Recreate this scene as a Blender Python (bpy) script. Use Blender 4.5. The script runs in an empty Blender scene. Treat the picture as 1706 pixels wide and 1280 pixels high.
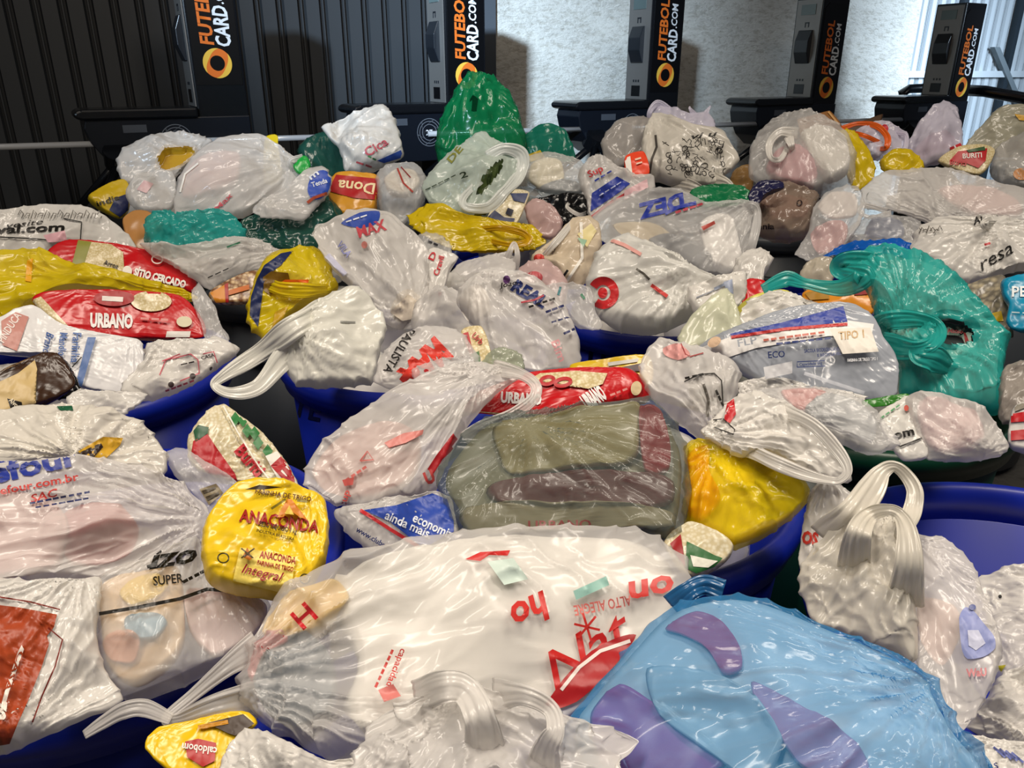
import bpy, bmesh, math, random, zlib
import numpy as np
from mathutils import Vector, Matrix
from mathutils.bvhtree import BVHTree

scene = bpy.context.scene
COL = scene.collection

# ------------------------------------------------------------------ camera
F_PX, PITCH, CAM_Z = 1285.0, math.radians(22.1), 1.20
cam_d = bpy.data.cameras.new('camera'); cam = bpy.data.objects.new('camera', cam_d)
COL.objects.link(cam); scene.camera = cam
cam.location = (0, 0, CAM_Z); cam.rotation_euler = (math.pi/2 - PITCH, 0, 0)
cam_d.sensor_width = 36; cam_d.lens = 36*F_PX/1706; cam_d.clip_start = .02; cam_d.clip_end = 60
CAM = np.array([0, 0, CAM_Z])

# ------------------------------------------------------------------ view, world, lights
vs = scene.view_settings
vs.view_transform = 'Standard'; vs.look = 'None'; vs.gamma = 1; vs.use_curve_mapping = False
vs.exposure = 0.0
wd = bpy.data.worlds.new('world'); scene.world = wd; wd.use_nodes = True
wd.node_tree.nodes['Background'].inputs[0].default_value = (.80, .86, 1, 1)
wd.node_tree.nodes['Background'].inputs[1].default_value = .05

def area(name, loc, aim, sx, sy, power, col):
    l = bpy.data.lights.new(name, 'AREA'); l.shape = 'RECTANGLE'; l.size = sx; l.size_y = sy
    l.energy = power; l.color = col
    o = bpy.data.objects.new(name, l); COL.objects.link(o); o.location = loc
    o.rotation_euler = (Vector(aim)-Vector(loc)).to_track_quat('-Z', 'Y').to_euler()
    return o
area('ceiling_lamp', (-.75, .05, 3.0), (-.5, .4, 0), .30, 1.4, 41, (1, .885, .75))
area('ceiling_lamp', (.95, .45, 3.0), (.7, .65, 0), .30, 1.4, 41, (1, .885, .75))
area('ceiling_lamp', (.1, 2.3, 3.2), (.1, 2.2, 0), 1.4, .30, 4, (1, .86, .68))
dl = area('daylight_entrance', (-2.6, -6.0, 4.0), (-.12, 4.9, 1.42), .6, .5, 20, (.60, .79, 1)); dl.data.spread = math.radians(15)
dg = area('daylight_gate', (5.2, 3.6, 2.4), (3.9, 6.6, 1.3), 1.2, 1.6, 84, (.64, .81, 1)); dg.data.spread = math.radians(62)

# ------------------------------------------------------------------ pixels to rays
cp, sp = math.cos(PITCH), math.sin(PITCH)
def rays(px):
    px = np.asarray(px, float).reshape(-1, 2)
    a = (px[:, 0]-853)/F_PX; b = (640-px[:, 1])/F_PX
    d = np.stack([a, cp+b*sp, -sp+b*cp], 1)
    return d/np.linalg.norm(d, axis=1)[:, None]
def at_y(x, y, Y):
    d = rays([(x, y)])[0]; return CAM + d*(Y/d[1])
def topx(P):
    q = P-CAM; zc = q[..., 1]*cp - q[..., 2]*sp; yc = q[..., 1]*sp + q[..., 2]*cp
    return np.stack([853+F_PX*q[..., 0]/zc, 640-F_PX*yc/zc], -1)

# ------------------------------------------------------------------ materials
def lin(c):
    if isinstance(c, str):
        c = c.lstrip('#'); c = [int(c[i:i+2], 16)/255 for i in (0, 2, 4)]
        c = [(v/12.92 if v <= .04045 else ((v+.055)/1.055)**2.4) for v in c]
    return (c[0], c[1], c[2], 1)
MATS = {}
def nt(name):
    m = bpy.data.materials.new(name); m.use_nodes = True
    n = m.node_tree; n.nodes.clear()
    o = n.nodes.new('ShaderNodeOutputMaterial')
    return m, n, o
def node(n, t, **k):
    x = n.nodes.new(t)
    for a, v in k.items():
        if a.startswith('i_'): x.inputs[a[2:].replace('_', ' ')].default_value = v
        else: setattr(x, a, v)
    return x
def crinkle(n, scale, dist, strength, seed=0, stretch=(1, 1, .45)):
    tc = node(n, 'ShaderNodeTexCoord'); mp = node(n, 'ShaderNodeMapping')
    mp.inputs['Rotation'].default_value = (seed*1.3, seed*.7, seed*2.1)
    mp.inputs['Scale'].default_value = stretch
    n.links.new(tc.outputs['Object'], mp.inputs['Vector'])
    a = node(n, 'ShaderNodeTexNoise'); a.noise_type = 'RIDGED_MULTIFRACTAL'
    a.inputs['Scale'].default_value = scale; a.inputs['Detail'].default_value = 3
    a.inputs['Roughness'].default_value = .5; a.inputs['Distortion'].default_value = .4
    n.links.new(mp.outputs[0], a.inputs['Vector'])
    b = node(n, 'ShaderNodeTexNoise'); b.inputs['Scale'].default_value = scale*.35; b.inputs['Detail'].default_value = 1
    n.links.new(tc.outputs['Object'], b.inputs['Vector'])
    rp = node(n, 'ShaderNodeMapRange'); rp.inputs['From Min'].default_value = .42; rp.inputs['From Max'].default_value = .68
    n.links.new(b.outputs[0], rp.inputs['Value'])
    ad = node(n, 'ShaderNodeMath', operation='MULTIPLY')
    n.links.new(a.outputs[0], ad.inputs[0]); n.links.new(rp.outputs[0], ad.inputs[1])
    bp = node(n, 'ShaderNodeBump'); bp.inputs['Strength'].default_value = strength
    bp.inputs['Distance'].default_value = dist
    n.links.new(ad.outputs[0], bp.inputs['Height'])
    return bp
def film(col, op=.8, rough=.3, scale=26, strength=.5, transl=.17):
    """thin plastic film: reflects, lets light through, and is partly see-through"""
    key = ('film', str(col), op, rough, scale, strength)
    if key in MATS: return MATS[key]
    m, n, o = nt('plastic_film'); c = lin(col)
    bp = crinkle(n, scale*2.2, .0022, strength, len(MATS) % 7)
    p = node(n, 'ShaderNodeBsdfPrincipled'); p.inputs['Base Color'].default_value = c
    p.inputs['Roughness'].default_value = rough*.75; p.inputs['Specular IOR Level'].default_value = .6
    tl = node(n, 'ShaderNodeBsdfTranslucent'); tl.inputs[0].default_value = c
    tr = node(n, 'ShaderNodeBsdfTransparent')
    tr.inputs[0].default_value = (.62+.38*c[0]**.6, .62+.38*c[1]**.6, .62+.38*c[2]**.6, 1)
    m1 = node(n, 'ShaderNodeMixShader'); m1.inputs[0].default_value = transl
    m2 = node(n, 'ShaderNodeMixShader'); m2.inputs[0].default_value = op
    for x in (p, tl): n.links.new(bp.outputs[0], x.inputs['Normal'])
    n.links.new(p.outputs[0], m1.inputs[1]); n.links.new(tl.outputs[0], m1.inputs[2])
    n.links.new(tr.outputs[0], m2.inputs[1]); n.links.new(m1.outputs[0], m2.inputs[2])
    n.links.new(m2.outputs[0], o.inputs[0]); MATS[key] = m; return m
def solid(col, rough=.4, bump=0, scale=30, metal=0, spec=.5):
    key = ('solid', str(col), rough, bump, scale, metal, spec)
    if key in MATS: return MATS[key]
    m, n, o = nt('surface')
    p = node(n, 'ShaderNodeBsdfPrincipled'); p.inputs['Base Color'].default_value = lin(col)
    p.inputs['Roughness'].default_value = rough; p.inputs['Metallic'].default_value = metal
    p.inputs['Specular IOR Level'].default_value = spec
    if bump:
        n.links.new(crinkle(n, scale*2.2, .0015, bump, len(MATS) % 5).outputs[0], p.inputs['Normal'])
    n.links.new(p.outputs[0], o.inputs[0]); MATS[key] = m; return m
def pack(col): return solid(col, .27, .25, 26)
def ink(col): return solid(col, .42)
def grains(ca, cb, scale=260):
    """rice, pasta or beans seen through clear packet film"""
    key = ('grain', ca, cb, scale)
    if key in MATS: return MATS[key]
    m, n, o = nt('grain_packet')
    tc = node(n, 'ShaderNodeTexCoord'); v = node(n, 'ShaderNodeTexVoronoi'); v.inputs['Scale'].default_value = scale
    n.links.new(tc.outputs['Object'], v.inputs['Vector'])
    r = node(n, 'ShaderNodeValToRGB'); r.color_ramp.elements[0].color = lin(ca); r.color_ramp.elements[1].color = lin(cb)
    r.color_ramp.elements[0].position = .15; r.color_ramp.elements[1].position = .7
    n.links.new(v.outputs['Distance'], r.inputs[0])
    p = node(n, 'ShaderNodeBsdfPrincipled'); p.inputs['Roughness'].default_value = .25
    n.links.new(r.outputs[0], p.inputs['Base Color'])
    n.links.new(crinkle(n, 50, .0015, .3).outputs[0], p.inputs['Normal'])
    n.links.new(p.outputs[0], o.inputs[0]); MATS[key] = m; return m

# ------------------------------------------------------------------ objects
def link_mesh(name, V, Fc, mat, parent=None, loc=(0, 0, 0), smooth=True):
    me = bpy.data.meshes.new(name)
    V = np.asarray(V, float)
    me.from_pydata(V.tolist(), [], Fc)
    if mat: me.materials.append(mat)
    if smooth: me.polygons.foreach_set('use_smooth', [True]*len(me.polygons))
    me.update()
    o = bpy.data.objects.new(name, me); COL.objects.link(o); o.location = loc
    if parent: o.parent = parent
    return o
def tag(o, label=None, cat=None, group=None, kind=None):
    if label: o['label'] = label
    if cat: o['category'] = cat
    if group: o['group'] = group
    if kind: o['kind'] = kind
    return o
def empty(name, loc, rz=0):
    o = bpy.data.objects.new(name, None); COL.objects.link(o); o.location = loc; o.rotation_euler.z = rz
    o.empty_display_size = .1; return o
class MB:
    def __init__(s): s.V = []; s.F = []
    def add(s, V, Fc):
        k = len(s.V); s.V += [tuple(v) for v in V]; s.F += [[i+k for i in f] for f in Fc]; return s
    def box(s, x0, x1, y0, y1, z0, z1):
        V = [(x, y, z) for z in (z0, z1) for y in (y0, y1) for x in (x0, x1)]
        return s.add(V, [[0, 2, 3, 1], [4, 5, 7, 6], [0, 1, 5, 4], [2, 6, 7, 3], [0, 4, 6, 2], [1, 3, 7, 5]])
    def lathe(s, prof, n=64, c=(0, 0)):
        V = [(c[0]+r*math.cos(2*math.pi*i/n), c[1]+r*math.sin(2*math.pi*i/n), z) for r, z in prof for i in range(n)]
        Fc = [[j*n+i, j*n+(i+1) % n, (j+1)*n+(i+1) % n, (j+1)*n+i] for j in range(len(prof)-1) for i in range(n)]
        return s.add(V, Fc)
    def prism(s, poly, axis, a0, a1):
        """poly in the plane normal to axis; axis 0/1/2"""
        n = len(poly); V = []
        for a in (a0, a1):
            for p in poly:
                q = [p[0], p[1]]; q.insert(axis, a); V.append(tuple(q))
        return s.add(V, [list(range(n))[::-1], list(range(n, 2*n))] + [[i, (i+1) % n, n+(i+1) % n, n+i] for i in range(n)])
    def tube(s, pts, r, n=10):
        pts = [Vector(p) for p in pts]; V = []
        for i, p in enumerate(pts):
            t = (pts[min(i+1, len(pts)-1)]-pts[max(i-1, 0)]).normalized()
            up = Vector((0, 0, 1)) if abs(t.z) < .9 else Vector((1, 0, 0))
            a = t.cross(up).normalized(); b = a.cross(t)
            V += [tuple(p+a*(r*math.cos(2*math.pi*k/n))+b*(r*math.sin(2*math.pi*k/n))) for k in range(n)]
        Fc = [[j*n+i, j*n+(i+1) % n, (j+1)*n+(i+1) % n, (j+1)*n+i] for j in range(len(pts)-1) for i in range(n)]
        return s.add(V, Fc + [list(range(n))[::-1], list(range((len(pts)-1)*n, len(pts)*n))])
    def build(s, name, mat, parent=None, loc=(0, 0, 0), smooth=False, bevel=0):
        o = link_mesh(name, s.V, s.F, mat, parent, loc, smooth)
        bm = bmesh.new(); bm.from_mesh(o.data); bmesh.ops.recalc_face_normals(bm, faces=bm.faces)
        if bevel:
            bmesh.ops.bevel(bm, geom=bm.edges[:]+bm.verts[:], offset=bevel, segments=2, affect='EDGES', profile=.5)
        bm.to_mesh(o.data); bm.free(); return o

# ------------------------------------------------------------------ noise
def _hash(ix, iy, seed):
    h = (ix*374761393 + iy*668265263 + seed*974634777) & 0xffffffff
    h = ((h ^ (h >> 13))*1274126177) & 0xffffffff
    return ((h ^ (h >> 16)) & 0xffff)/65535.0
def noise2(x, y, seed=0):
    xi = np.floor(x).astype(np.int64); yi = np.floor(y).astype(np.int64); fx = x-xi; fy = y-yi
    def g(ix, iy, dx, dy):
        a = _hash(ix, iy, seed)*2*math.pi; return np.cos(a)*dx+np.sin(a)*dy
    u = fx*fx*fx*(fx*(fx*6-15)+10); v = fy*fy*fy*(fy*(fy*6-15)+10)
    n0 = g(xi, yi, fx, fy)*(1-u)+g(xi+1, yi, fx-1, fy)*u
    n1 = g(xi, yi+1, fx, fy-1)*(1-u)+g(xi+1, yi+1, fx-1, fy-1)*u
    return (n0*(1-v)+n1*v)*1.5
def ridge(x, y, seed): return 1-2*np.abs(noise2(x, y, seed))

# ------------------------------------------------------------------ bags and packets from their outlines
YT = [(1400, .33), (1280, .37), (1200, .41), (1100, .46), (1000, .53), (900, .62), (800, .74), (700, .89), (650, .98),
      (600, 1.10), (550, 1.24), (500, 1.42), (450, 1.62), (400, 1.85), (350, 2.0), (300, 2.12), (250, 2.24), (200, 2.34), (140, 2.45)]
_ys = [a for a, b in YT][::-1]; _Ys = [b for a, b in YT][::-1]
def Y0(y): return float(np.interp(y, _ys, _Ys))
def smooth_closed(P, k=8):
    P = np.asarray(P, float); n = len(P); out = []
    p0, p1, p2, p3 = np.roll(P, 1, 0), P, np.roll(P, -1, 0), np.roll(P, -2, 0)
    for i in range(k):
        t = i/k
        out.append(.5*((2*p1)+(-p0+p2)*t+(2*p0-5*p1+4*p2-p3)*t*t+(-p0+3*p1-3*p2+p3)*t**3))
    out = np.stack(out, 1).reshape(-1, 2)
    lin_ = np.stack([p1+(p2-p1)*(i/k) for i in range(k)], 1).reshape(-1, 2)
    return out*.75+lin_*.25
def resample_closed(P, m):
    Q = np.vstack([P, P[:1]]); L = np.r_[0, np.cumsum(np.linalg.norm(np.diff(Q, axis=0), axis=1))]
    s = np.linspace(0, L[-1], m, endpoint=False)
    return np.stack([np.interp(s, L, Q[:, i]) for i in range(2)], 1)
ITEMS = []
def inpoly(P, poly):
    poly = np.asarray(poly, float); x, y = P[:, 0], P[:, 1]; r = np.zeros(len(P), bool); j = len(poly)-1
    for i in range(len(poly)):
        xi, yi = poly[i]; xj, yj = poly[j]
        c = ((yi > y) != (yj > y)) & (x < (xj-xi)*(y-yi)/(yj-yi+1e-12)+xi); r ^= c; j = i
    return r
_seed = [1]
class Bag:
    """A filled bag or packet: the outline is carried to a plane at the thing's own distance, then filled out front and back."""
    def __init__(s, name, label, cat, outl, mat, o=0, t=.38, ff=.34, fb=.26, p=2.3, wr=.05, tie=None, N=None, group=None,
                 C=None, n=None, holes=None, sharp=False, Y=None, fine=1.0, lump=.22, parent=None):
        seed = zlib.crc32(label.encode()) % 9973; rng = np.random.RandomState(seed)
        s.name = name; s.layer = 0; s.mat = mat
        outl = np.array([tuple(map(float, q.split(','))) for q in outl.split()]) if isinstance(outl, str) else np.asarray(outl, float)
        A = np.sum(outl[:, 0]*np.roll(outl[:, 1], -1)-np.roll(outl[:, 0], -1)*outl[:, 1])
        if A > 0: outl = outl[::-1]                       # counter-clockwise as seen
        s.outl = outl
        cen = outl.mean(0)*.5 + (outl.min(0)+outl.max(0))*.25
        if C is None:
            Yc = Y if Y else Y0(cen[1])+o
            C = at_y(cen[0], cen[1], Yc)
        if n is None:
            tc = (CAM-C)/np.linalg.norm(CAM-C); n = tc*(1-t)+np.array([0, 0, 1.])*t; n /= np.linalg.norm(n)
        s.C, s.n = C, n
        u = np.cross([0, 0, 1.], n); u /= np.linalg.norm(u); v = np.cross(n, u); s.u, s.v = u, v
        sm = outl if sharp else smooth_closed(outl)
        pxsize = np.ptp(sm, axis=0)
        if N is None: N = int(np.clip(pxsize.max()/3.4, 22, 124))
        G = 33; bd = resample_closed(sm, 4*(G-1))
        d = rays(bd); tt = ((C-CAM)@n)/(d@n); W = CAM+d*tt[:, None]
        ab = np.stack([(W-C)@u, (W-C)@v], 1)
        # four corners of the sheet
        q = ab-ab.mean(0); q = q/np.abs(q).max(0)
        ab = np.roll(ab, -int(np.argmin(q[:, 0]+q[:, 1])), 0)
        g = np.zeros((G, G, 2)); m = G-1
        b0, b1, b2, b3 = ab[0:m+1], ab[m:2*m+1], ab[2*m:3*m+1][::-1], np.vstack([ab[3*m:], ab[:1]])[::-1]
        S = np.linspace(0, 1, G)[:, None]
        g[:, 0] = b0; g[-1, :] = b1; g[:, -1] = b2; g[0, :] = b3
        ss, tt2 = np.meshgrid(np.linspace(0, 1, G), np.linspace(0, 1, G), indexing='ij')
        ss = ss[..., None]; tt2 = tt2[..., None]
        tfi = ((1-tt2)*b0[:, None]+tt2*b2[:, None]+(1-ss)*b3[None]+ss*b1[None]
               - (1-ss)*(1-tt2)*ab[0]-ss*(1-tt2)*ab[m]-ss*tt2*ab[2*m]-(1-ss)*tt2*ab[3*m])
        g[1:-1, 1:-1] = tfi[1:-1, 1:-1]
        for _ in range(50):
            g[1:-1, 1:-1] = (g[2:, 1:-1]+g[:-2, 1:-1]+g[1:-1, 2:]+g[1:-1, :-2])/4
        lu = np.linspace(0, 1, N+1); ce = .5-.5*np.cos(math.pi*lu); par = (.45*lu+.55*ce)*m
        i0 = np.minimum(par.astype(int), m-1); fr = par-i0
        g1 = g[i0]*(1-fr)[:, None, None]+g[i0+1]*fr[:, None, None]
        g2 = g1[:, i0]*(1-fr)[None, :, None]+g1[:, i0+1]*fr[None, :, None]
        par = par/m
        q = ab-ab.mean(0); ev = np.linalg.eigh(q.T@q)[1]; Dm = np.ptp(q@ev, axis=0).min(); s.Dm = Dm
        e1 = np.clip(1-np.abs(2*par-1)**p, 0, 1)**.5
        H = e1[:, None]*e1[None, :]
        x, y = g2[..., 0], g2[..., 1]
        sc = 1/Dm
        # folds
        Wd = np.zeros_like(x)
        crest = lambda q: np.clip(q, 0, 1)**3.6*1.7-.25
        if wr > 0:
            ties = []
            if tie:
                for tp in tie:
                    dd = rays([tp])[0]; w = CAM+dd*(((C-CAM)@n)/(dd@n)); ties.append(((w-C)@u, (w-C)@v, 1.0))
            else:
                for _ in range(2):
                    b = ab[rng.randint(len(ab))]; ties.append((b[0]*1.05, b[1]*1.05, .7))
            wx = noise2(x*sc*2.2, y*sc*2.2, seed+20); wy = noise2(x*sc*2.2+7, y*sc*2.2, seed+21)
            for (tx, ty, st) in ties:
                th = np.arctan2(y-ty, x-tx); r = np.hypot(x-tx, y-ty)
                k = rng.uniform(3.4, 5.0)
                tq = th*k+1.1*noise2(th*1.7, th*0+.5, seed+5)+.3*wx
                f = crest(ridge(tq, r*sc*.6, seed+3)); f2 = crest(ridge(tq*2.2+.35*wy, r*sc*.9, seed+9))
                Wd += st*(f*.9+f2*.5)*np.exp(-r*sc/.8)*np.clip(r*sc*5, 0, 1)
            a = rng.uniform(0, math.pi)
            for k, (aa, fx, fy, amp) in enumerate(((a, 4.6, .7, .40), (a+1.05, 8.0, 1.1, .22))):
                xr = x*math.cos(aa)+y*math.sin(aa); yr = -x*math.sin(aa)+y*math.cos(aa)
                patch = np.clip(-.05+1.9*noise2(x*sc*2.1+k*9, y*sc*2.1, seed+80+k), 0, 1.2)
                Wd += amp*patch*crest(ridge(xr*sc*fx*fine+wx*1.3, yr*sc*fy*fine+wy, seed+30+k))
            # creases: straight folds with flat sides, long and short
            for cnt, w0, w1, l0, l1, amp in ((12, .18, .36, .35, .9, 1.25), (26, .06, .15, .15, .5, .60), (46, .022, .05, .06, .25, .26)):
                for _ in range(cnt):
                    c0 = ab[rng.randint(len(ab))]*rng.uniform(.0, .98)**.7; an = a+rng.normal(0, .7) if rng.rand() < .7 else rng.uniform(0, math.pi)
                    if tie and rng.rand() < .6: an = math.atan2(c0[1]-ties[0][1], c0[0]-ties[0][0])+rng.uniform(-.22, .22)
                    ln = Dm*rng.uniform(l0, l1); w = Dm*rng.uniform(w0, w1); dx, dy = x-c0[0], y-c0[1]; ca, sa = math.cos(an), math.sin(an)
                    al = dx*ca+dy*sa; ac = -dx*sa+dy*ca+.03*Dm*wx
                    Wd += amp*rng.uniform(.4, 1.)*rng.choice([1., 1., -1.])*np.clip(1-np.abs(ac)/w, 0, 1)*np.clip(1-(al/ln)**2, 0, 1)
        lp = 1+lump*noise2(x*sc*1.7+seed, y*sc*1.7, seed+50)*1.6
        dome = H*lp
        if lump > 0:                                    # flat sides of the goods inside
            kk = 20.0; acc = np.exp(-kk*dome*1.12)
            for _ in range(7):
                c0 = ab[rng.randint(len(ab))]*rng.uniform(.2, .75); an = rng.uniform(0, 2*math.pi); sl = rng.uniform(.25, .9)*sc
                acc += np.exp(-kk*(rng.uniform(.62, .85)+sl*((x-c0[0])*math.cos(an)+(y-c0[1])*math.sin(an))))
            dome = np.maximum(-np.log(acc)/kk, H*.25)
        hf = dome*ff*Dm + Wd*wr*Dm*np.clip(H*1.8, 0, 1)**.7
        hb = -H*fb*Dm*(1+.3*noise2(x*sc*2, y*sc*2, seed+60)) - .5*np.abs(Wd)*wr*Dm*H
        # the edge wavers a little
        if wr > 0:
            jit = 1+wr*(.45*noise2(x*sc*7, y*sc*7, seed+70)+.5*crest(ridge(x*sc*4, y*sc*4, seed+71)))
            x = x*jit; y = y*jit
        idx = -np.ones((N+1, N+1), int); P3 = lambda hh: (x[..., None]*u+y[..., None]*v+hh[..., None]*n).reshape(-1, 3)
        front = P3(hf); back = P3(hb)
        ij = np.arange((N+1)**2).reshape(N+1, N+1)
        inner = np.zeros((N+1, N+1), bool); inner[1:-1, 1:-1] = True
        bi = ij.copy(); bi[inner] = (N+1)**2+np.arange(inner.sum())
        V = np.vstack([front, back[ij[inner]]])
        ff_ = np.stack([ij[:-1, :-1], ij[1:, :-1], ij[1:, 1:], ij[:-1, 1:]], -1).reshape(-1, 4)
        fb_ = np.stack([bi[:-1, :-1], bi[:-1, 1:], bi[1:, 1:], bi[1:, :-1]], -1).reshape(-1, 4)
        s.frontV = front+C
        if holes:
            cpx = topx((front+C)[ff_].mean(1)); keep = np.ones(len(ff_), bool)
            for h in holes: keep &= ~inpoly(cpx, h)
            ff_ = ff_[keep]
        s.ff_ = ff_.tolist(); s._bvh = None; s._bb = None; s.content = False; s.stack = []
        s.allV = V+C; s.allF = s.ff_+fb_.tolist(); s.backF = fb_.tolist(); s._full = None
        s.o = link_mesh(name, V, s.ff_+fb_.tolist(), mat, None, C)
        if parent is not None:
            s.o.parent = parent; s.o.location = Vector(C)-parent.location
        else: tag(s.o, label, cat, group)
        s.zmin = (V[:, 2]).min()+C[2]
        ITEMS.append(s)
    @property
    def bvh(s):
        if s._bvh is None: s._bvh = BVHTree.FromPolygons(s.frontV.tolist(), s.ff_)
        return s._bvh
    @property
    def full(s):
        if s._full is None: s._full = BVHTree.FromPolygons(s.allV.tolist(), s.allF)
        return s._full
    @property
    def back(s):
        if s._bb is None: s._bb = BVHTree.FromPolygons(s.allV.tolist(), s.backF)
        return s._bb
    def _project(s, bm, name, mat, seg=3.4, off=None):
        """bm holds a flat figure in photo pixels; lay it on the front of the bag"""
        s.layer += 1
        for _ in range(7):
            es = [e for e in bm.edges if (e.verts[0].co-e.verts[1].co).length > seg*1.6]
            if not es: break
            bmesh.ops.subdivide_edges(bm, edges=es, cuts=1)
            bmesh.ops.triangulate(bm, faces=[f for f in bm.faces if len(f.verts) > 3])
        bm.verts.ensure_lookup_table()
        px = np.array([(v.co.x, v.co.y) for v in bm.verts]); d = rays(px); dead = []; o0 = Vector(CAM)
        eps = (off or (.0010+.0004*s.layer)*(.6+.6*np.linalg.norm(s.C-CAM)))
        for v, dd in zip(bm.verts, d):
            dv = Vector(dd); hit = s.bvh.ray_cast(o0, dv)
            if hit[0] is None: dead.append(v); continue
            nr = hit[1] if hit[1].dot(dv) < 0 else -hit[1]
            v.co = hit[0]-dv*eps*1.3-Vector(s.C)
        if dead: bmesh.ops.delete(bm, geom=dead, context='VERTS')
        if not bm.faces: bm.free(); return None
        for f in bm.faces:
            f.smooth = True
        me = bpy.data.meshes.new(name); bm.to_mesh(me); bm.free(); me.materials.append(mat)
        o = bpy.data.objects.new(name, me); COL.objects.link(o); o.parent = s.o
        return o
    def D(s, poly, col, name='printed_panel', mat=None, seg=4.0, smooth=False):
        poly = np.array([tuple(map(float, q.split(','))) for q in poly.split()]) if isinstance(poly, str) else np.asarray(poly, float)
        if smooth: poly = smooth_closed(poly, 4)
        bm = bmesh.new(); vs_ = [bm.verts.new((p[0], p[1], 0)) for p in poly]
        f = bm.faces.new(vs_); bmesh.ops.triangulate(bm, faces=[f])
        s._project(bm, name, mat or ink(col), seg); return s
    def L(s, pts, w, col, name='printed_line'):
        """printed line of width w pixels"""
        pts = np.array([tuple(map(float, q.split(','))) for q in pts.split()]) if isinstance(pts, str) else np.asarray(pts, float)
        tg = np.gradient(pts, axis=0); tg /= np.linalg.norm(tg, axis=1)[:, None]+1e-9; nr = np.stack([-tg[:, 1], tg[:, 0]], 1)
        a, b = pts+nr*w/2, pts-nr*w/2; bm = bmesh.new()
        va = [bm.verts.new((*p, 0)) for p in a]; vb = [bm.verts.new((*p, 0)) for p in b]
        for i in range(len(pts)-1): bm.faces.new([va[i], va[i+1], vb[i+1], vb[i]])
        s._project(bm, name, ink(col), 3.6); return s
    def R(s, cx, cy, rx, ry, w, col, a0=0, a1=360, rot=0, name='printed_ring'):
        th = np.radians(np.linspace(a0, a1, 28)); r = math.radians(rot)
        x = rx*np.cos(th); y = ry*np.sin(th)
        return s.L(np.stack([cx+x*math.cos(r)-y*math.sin(r), cy+x*math.sin(r)+y*math.cos(r)], 1), w, col, name)
    def E(s, cx, cy, rx, ry, col, rot=0, name='printed_spot', mat=None):
        th = np.linspace(0, 2*math.pi, 24, endpoint=False); r = math.radians(rot)
        x = rx*np.cos(th); y = ry*np.sin(th)
        return s.D(np.stack([cx+x*math.cos(r)-y*math.sin(r), cy+x*math.sin(r)+y*math.cos(r)], 1), col, name, mat)
    def T(s, txt, x0, y0, x1, y1, h, col, shear=0.0, bold=.02, name='printed_lettering'):
        """lettering: baseline from (x0,y0) to (x1,y1), capital height h pixels"""
        bm = text_bmesh(txt, shear, bold); xs = [v.co.x for v in bm.verts]; w0, w1 = min(xs), max(xs)
        b = np.array([x1-x0, y1-y0], float); l = np.linalg.norm(b); e = b/l; up = np.array([e[1], -e[0]])
        for v in bm.verts:
            q = np.array([x0, y0])+e*l*(v.co.x-w0)/(w1-w0)+up*h*v.co.y/.70
            v.co = (q[0], q[1], 0)
        s._project(bm, name, ink(col), 3.2); return s
    def G(s, x0, y0, x1, y1, h, col):
        """a line of print too small to read: word-long dashes"""
        k = max(2, int(abs(x1-x0)+abs(y1-y0))//14); r = random.Random(int(x0*7+y0))
        for i in range(k):
            a, b = (i+.05+.1*r.random())/k, (i+.75+.2*r.random())/k
            dy = -h*.35
            s.L([(x0+(x1-x0)*a, y0+(y1-y0)*a+dy), (x0+(x1-x0)*b, y0+(y1-y0)*b+dy)], max(1.6, h*.45), col, 'printed_fine_text')
        return s
    def handle(s, pts, w, mat=None, name='handle', th=.13, seed=0, off=.0):
        """gathered loop of film; points are pixels plus an offset in metres towards the viewer"""
        pts = [tuple(map(float, q.split(','))) for q in pts.split()]
        K = []
        for i, q in enumerate(pts):
            d = rays([q[:2]])[0]; tt = ((s.C-CAM)@s.n)/(d@s.n); tt = min(tt, 1.4*np.linalg.norm(s.C-CAM))-off
            hit = s.bvh.ray_cast(Vector(CAM), Vector(d))
            end = i in (0, len(pts)-1); lift = (q[2] if len(q) > 2 else 0)
            if hit[0] is not None: tt = (hit[0]-Vector(CAM)).length-(-.018 if end else .008+.25*lift)
            else: tt -= lift*.5
            K.append(CAM+d*tt)
        K = np.array(K); dist = np.linalg.norm(K-CAM, axis=1)
        ws = np.interp(np.linspace(0, 1, len(K)), np.linspace(0, 1, len(w)) if hasattr(w, '__len__') else [0, 1], w if hasattr(w, '__len__') else [w, w])
        ws = ws*dist/F_PX
        # spline
        m = 10; Pp = np.vstack([K[:1]*2-K[1:2], K, K[-1:]*2-K[-2:-1]]); C_ = []; Wv = []
        for i in range(len(K)-1):
            for j in range(m if i < len(K)-2 else m+1):
                t = j/m; a, b, c, d = Pp[i:i+4]
                C_.append(.5*((2*b)+(-a+c)*t+(2*a-5*b+4*c-d)*t*t+(-a+3*b-3*c+d)*t**3)); Wv.append(ws[i]*(1-t)+ws[i+1]*t)
        C_ = np.array(C_); Wv = np.array(Wv); T_ = np.gradient(C_, axis=0); T_ /= np.linalg.norm(T_, axis=1)[:, None]+1e-9
        vd = (C_-CAM); vd /= np.linalg.norm(vd, axis=1)[:, None]
        A_ = np.cross(T_, vd); A_ /= np.linalg.norm(A_, axis=1)[:, None]+1e-9; B_ = np.cross(A_, T_)
        n = 44; ph = np.linspace(0, 2*math.pi, n, endpoint=False); V = []
        L = np.r_[0, np.cumsum(np.linalg.norm(np.diff(C_, axis=0), axis=1))]; LT = L[-1]
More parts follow.
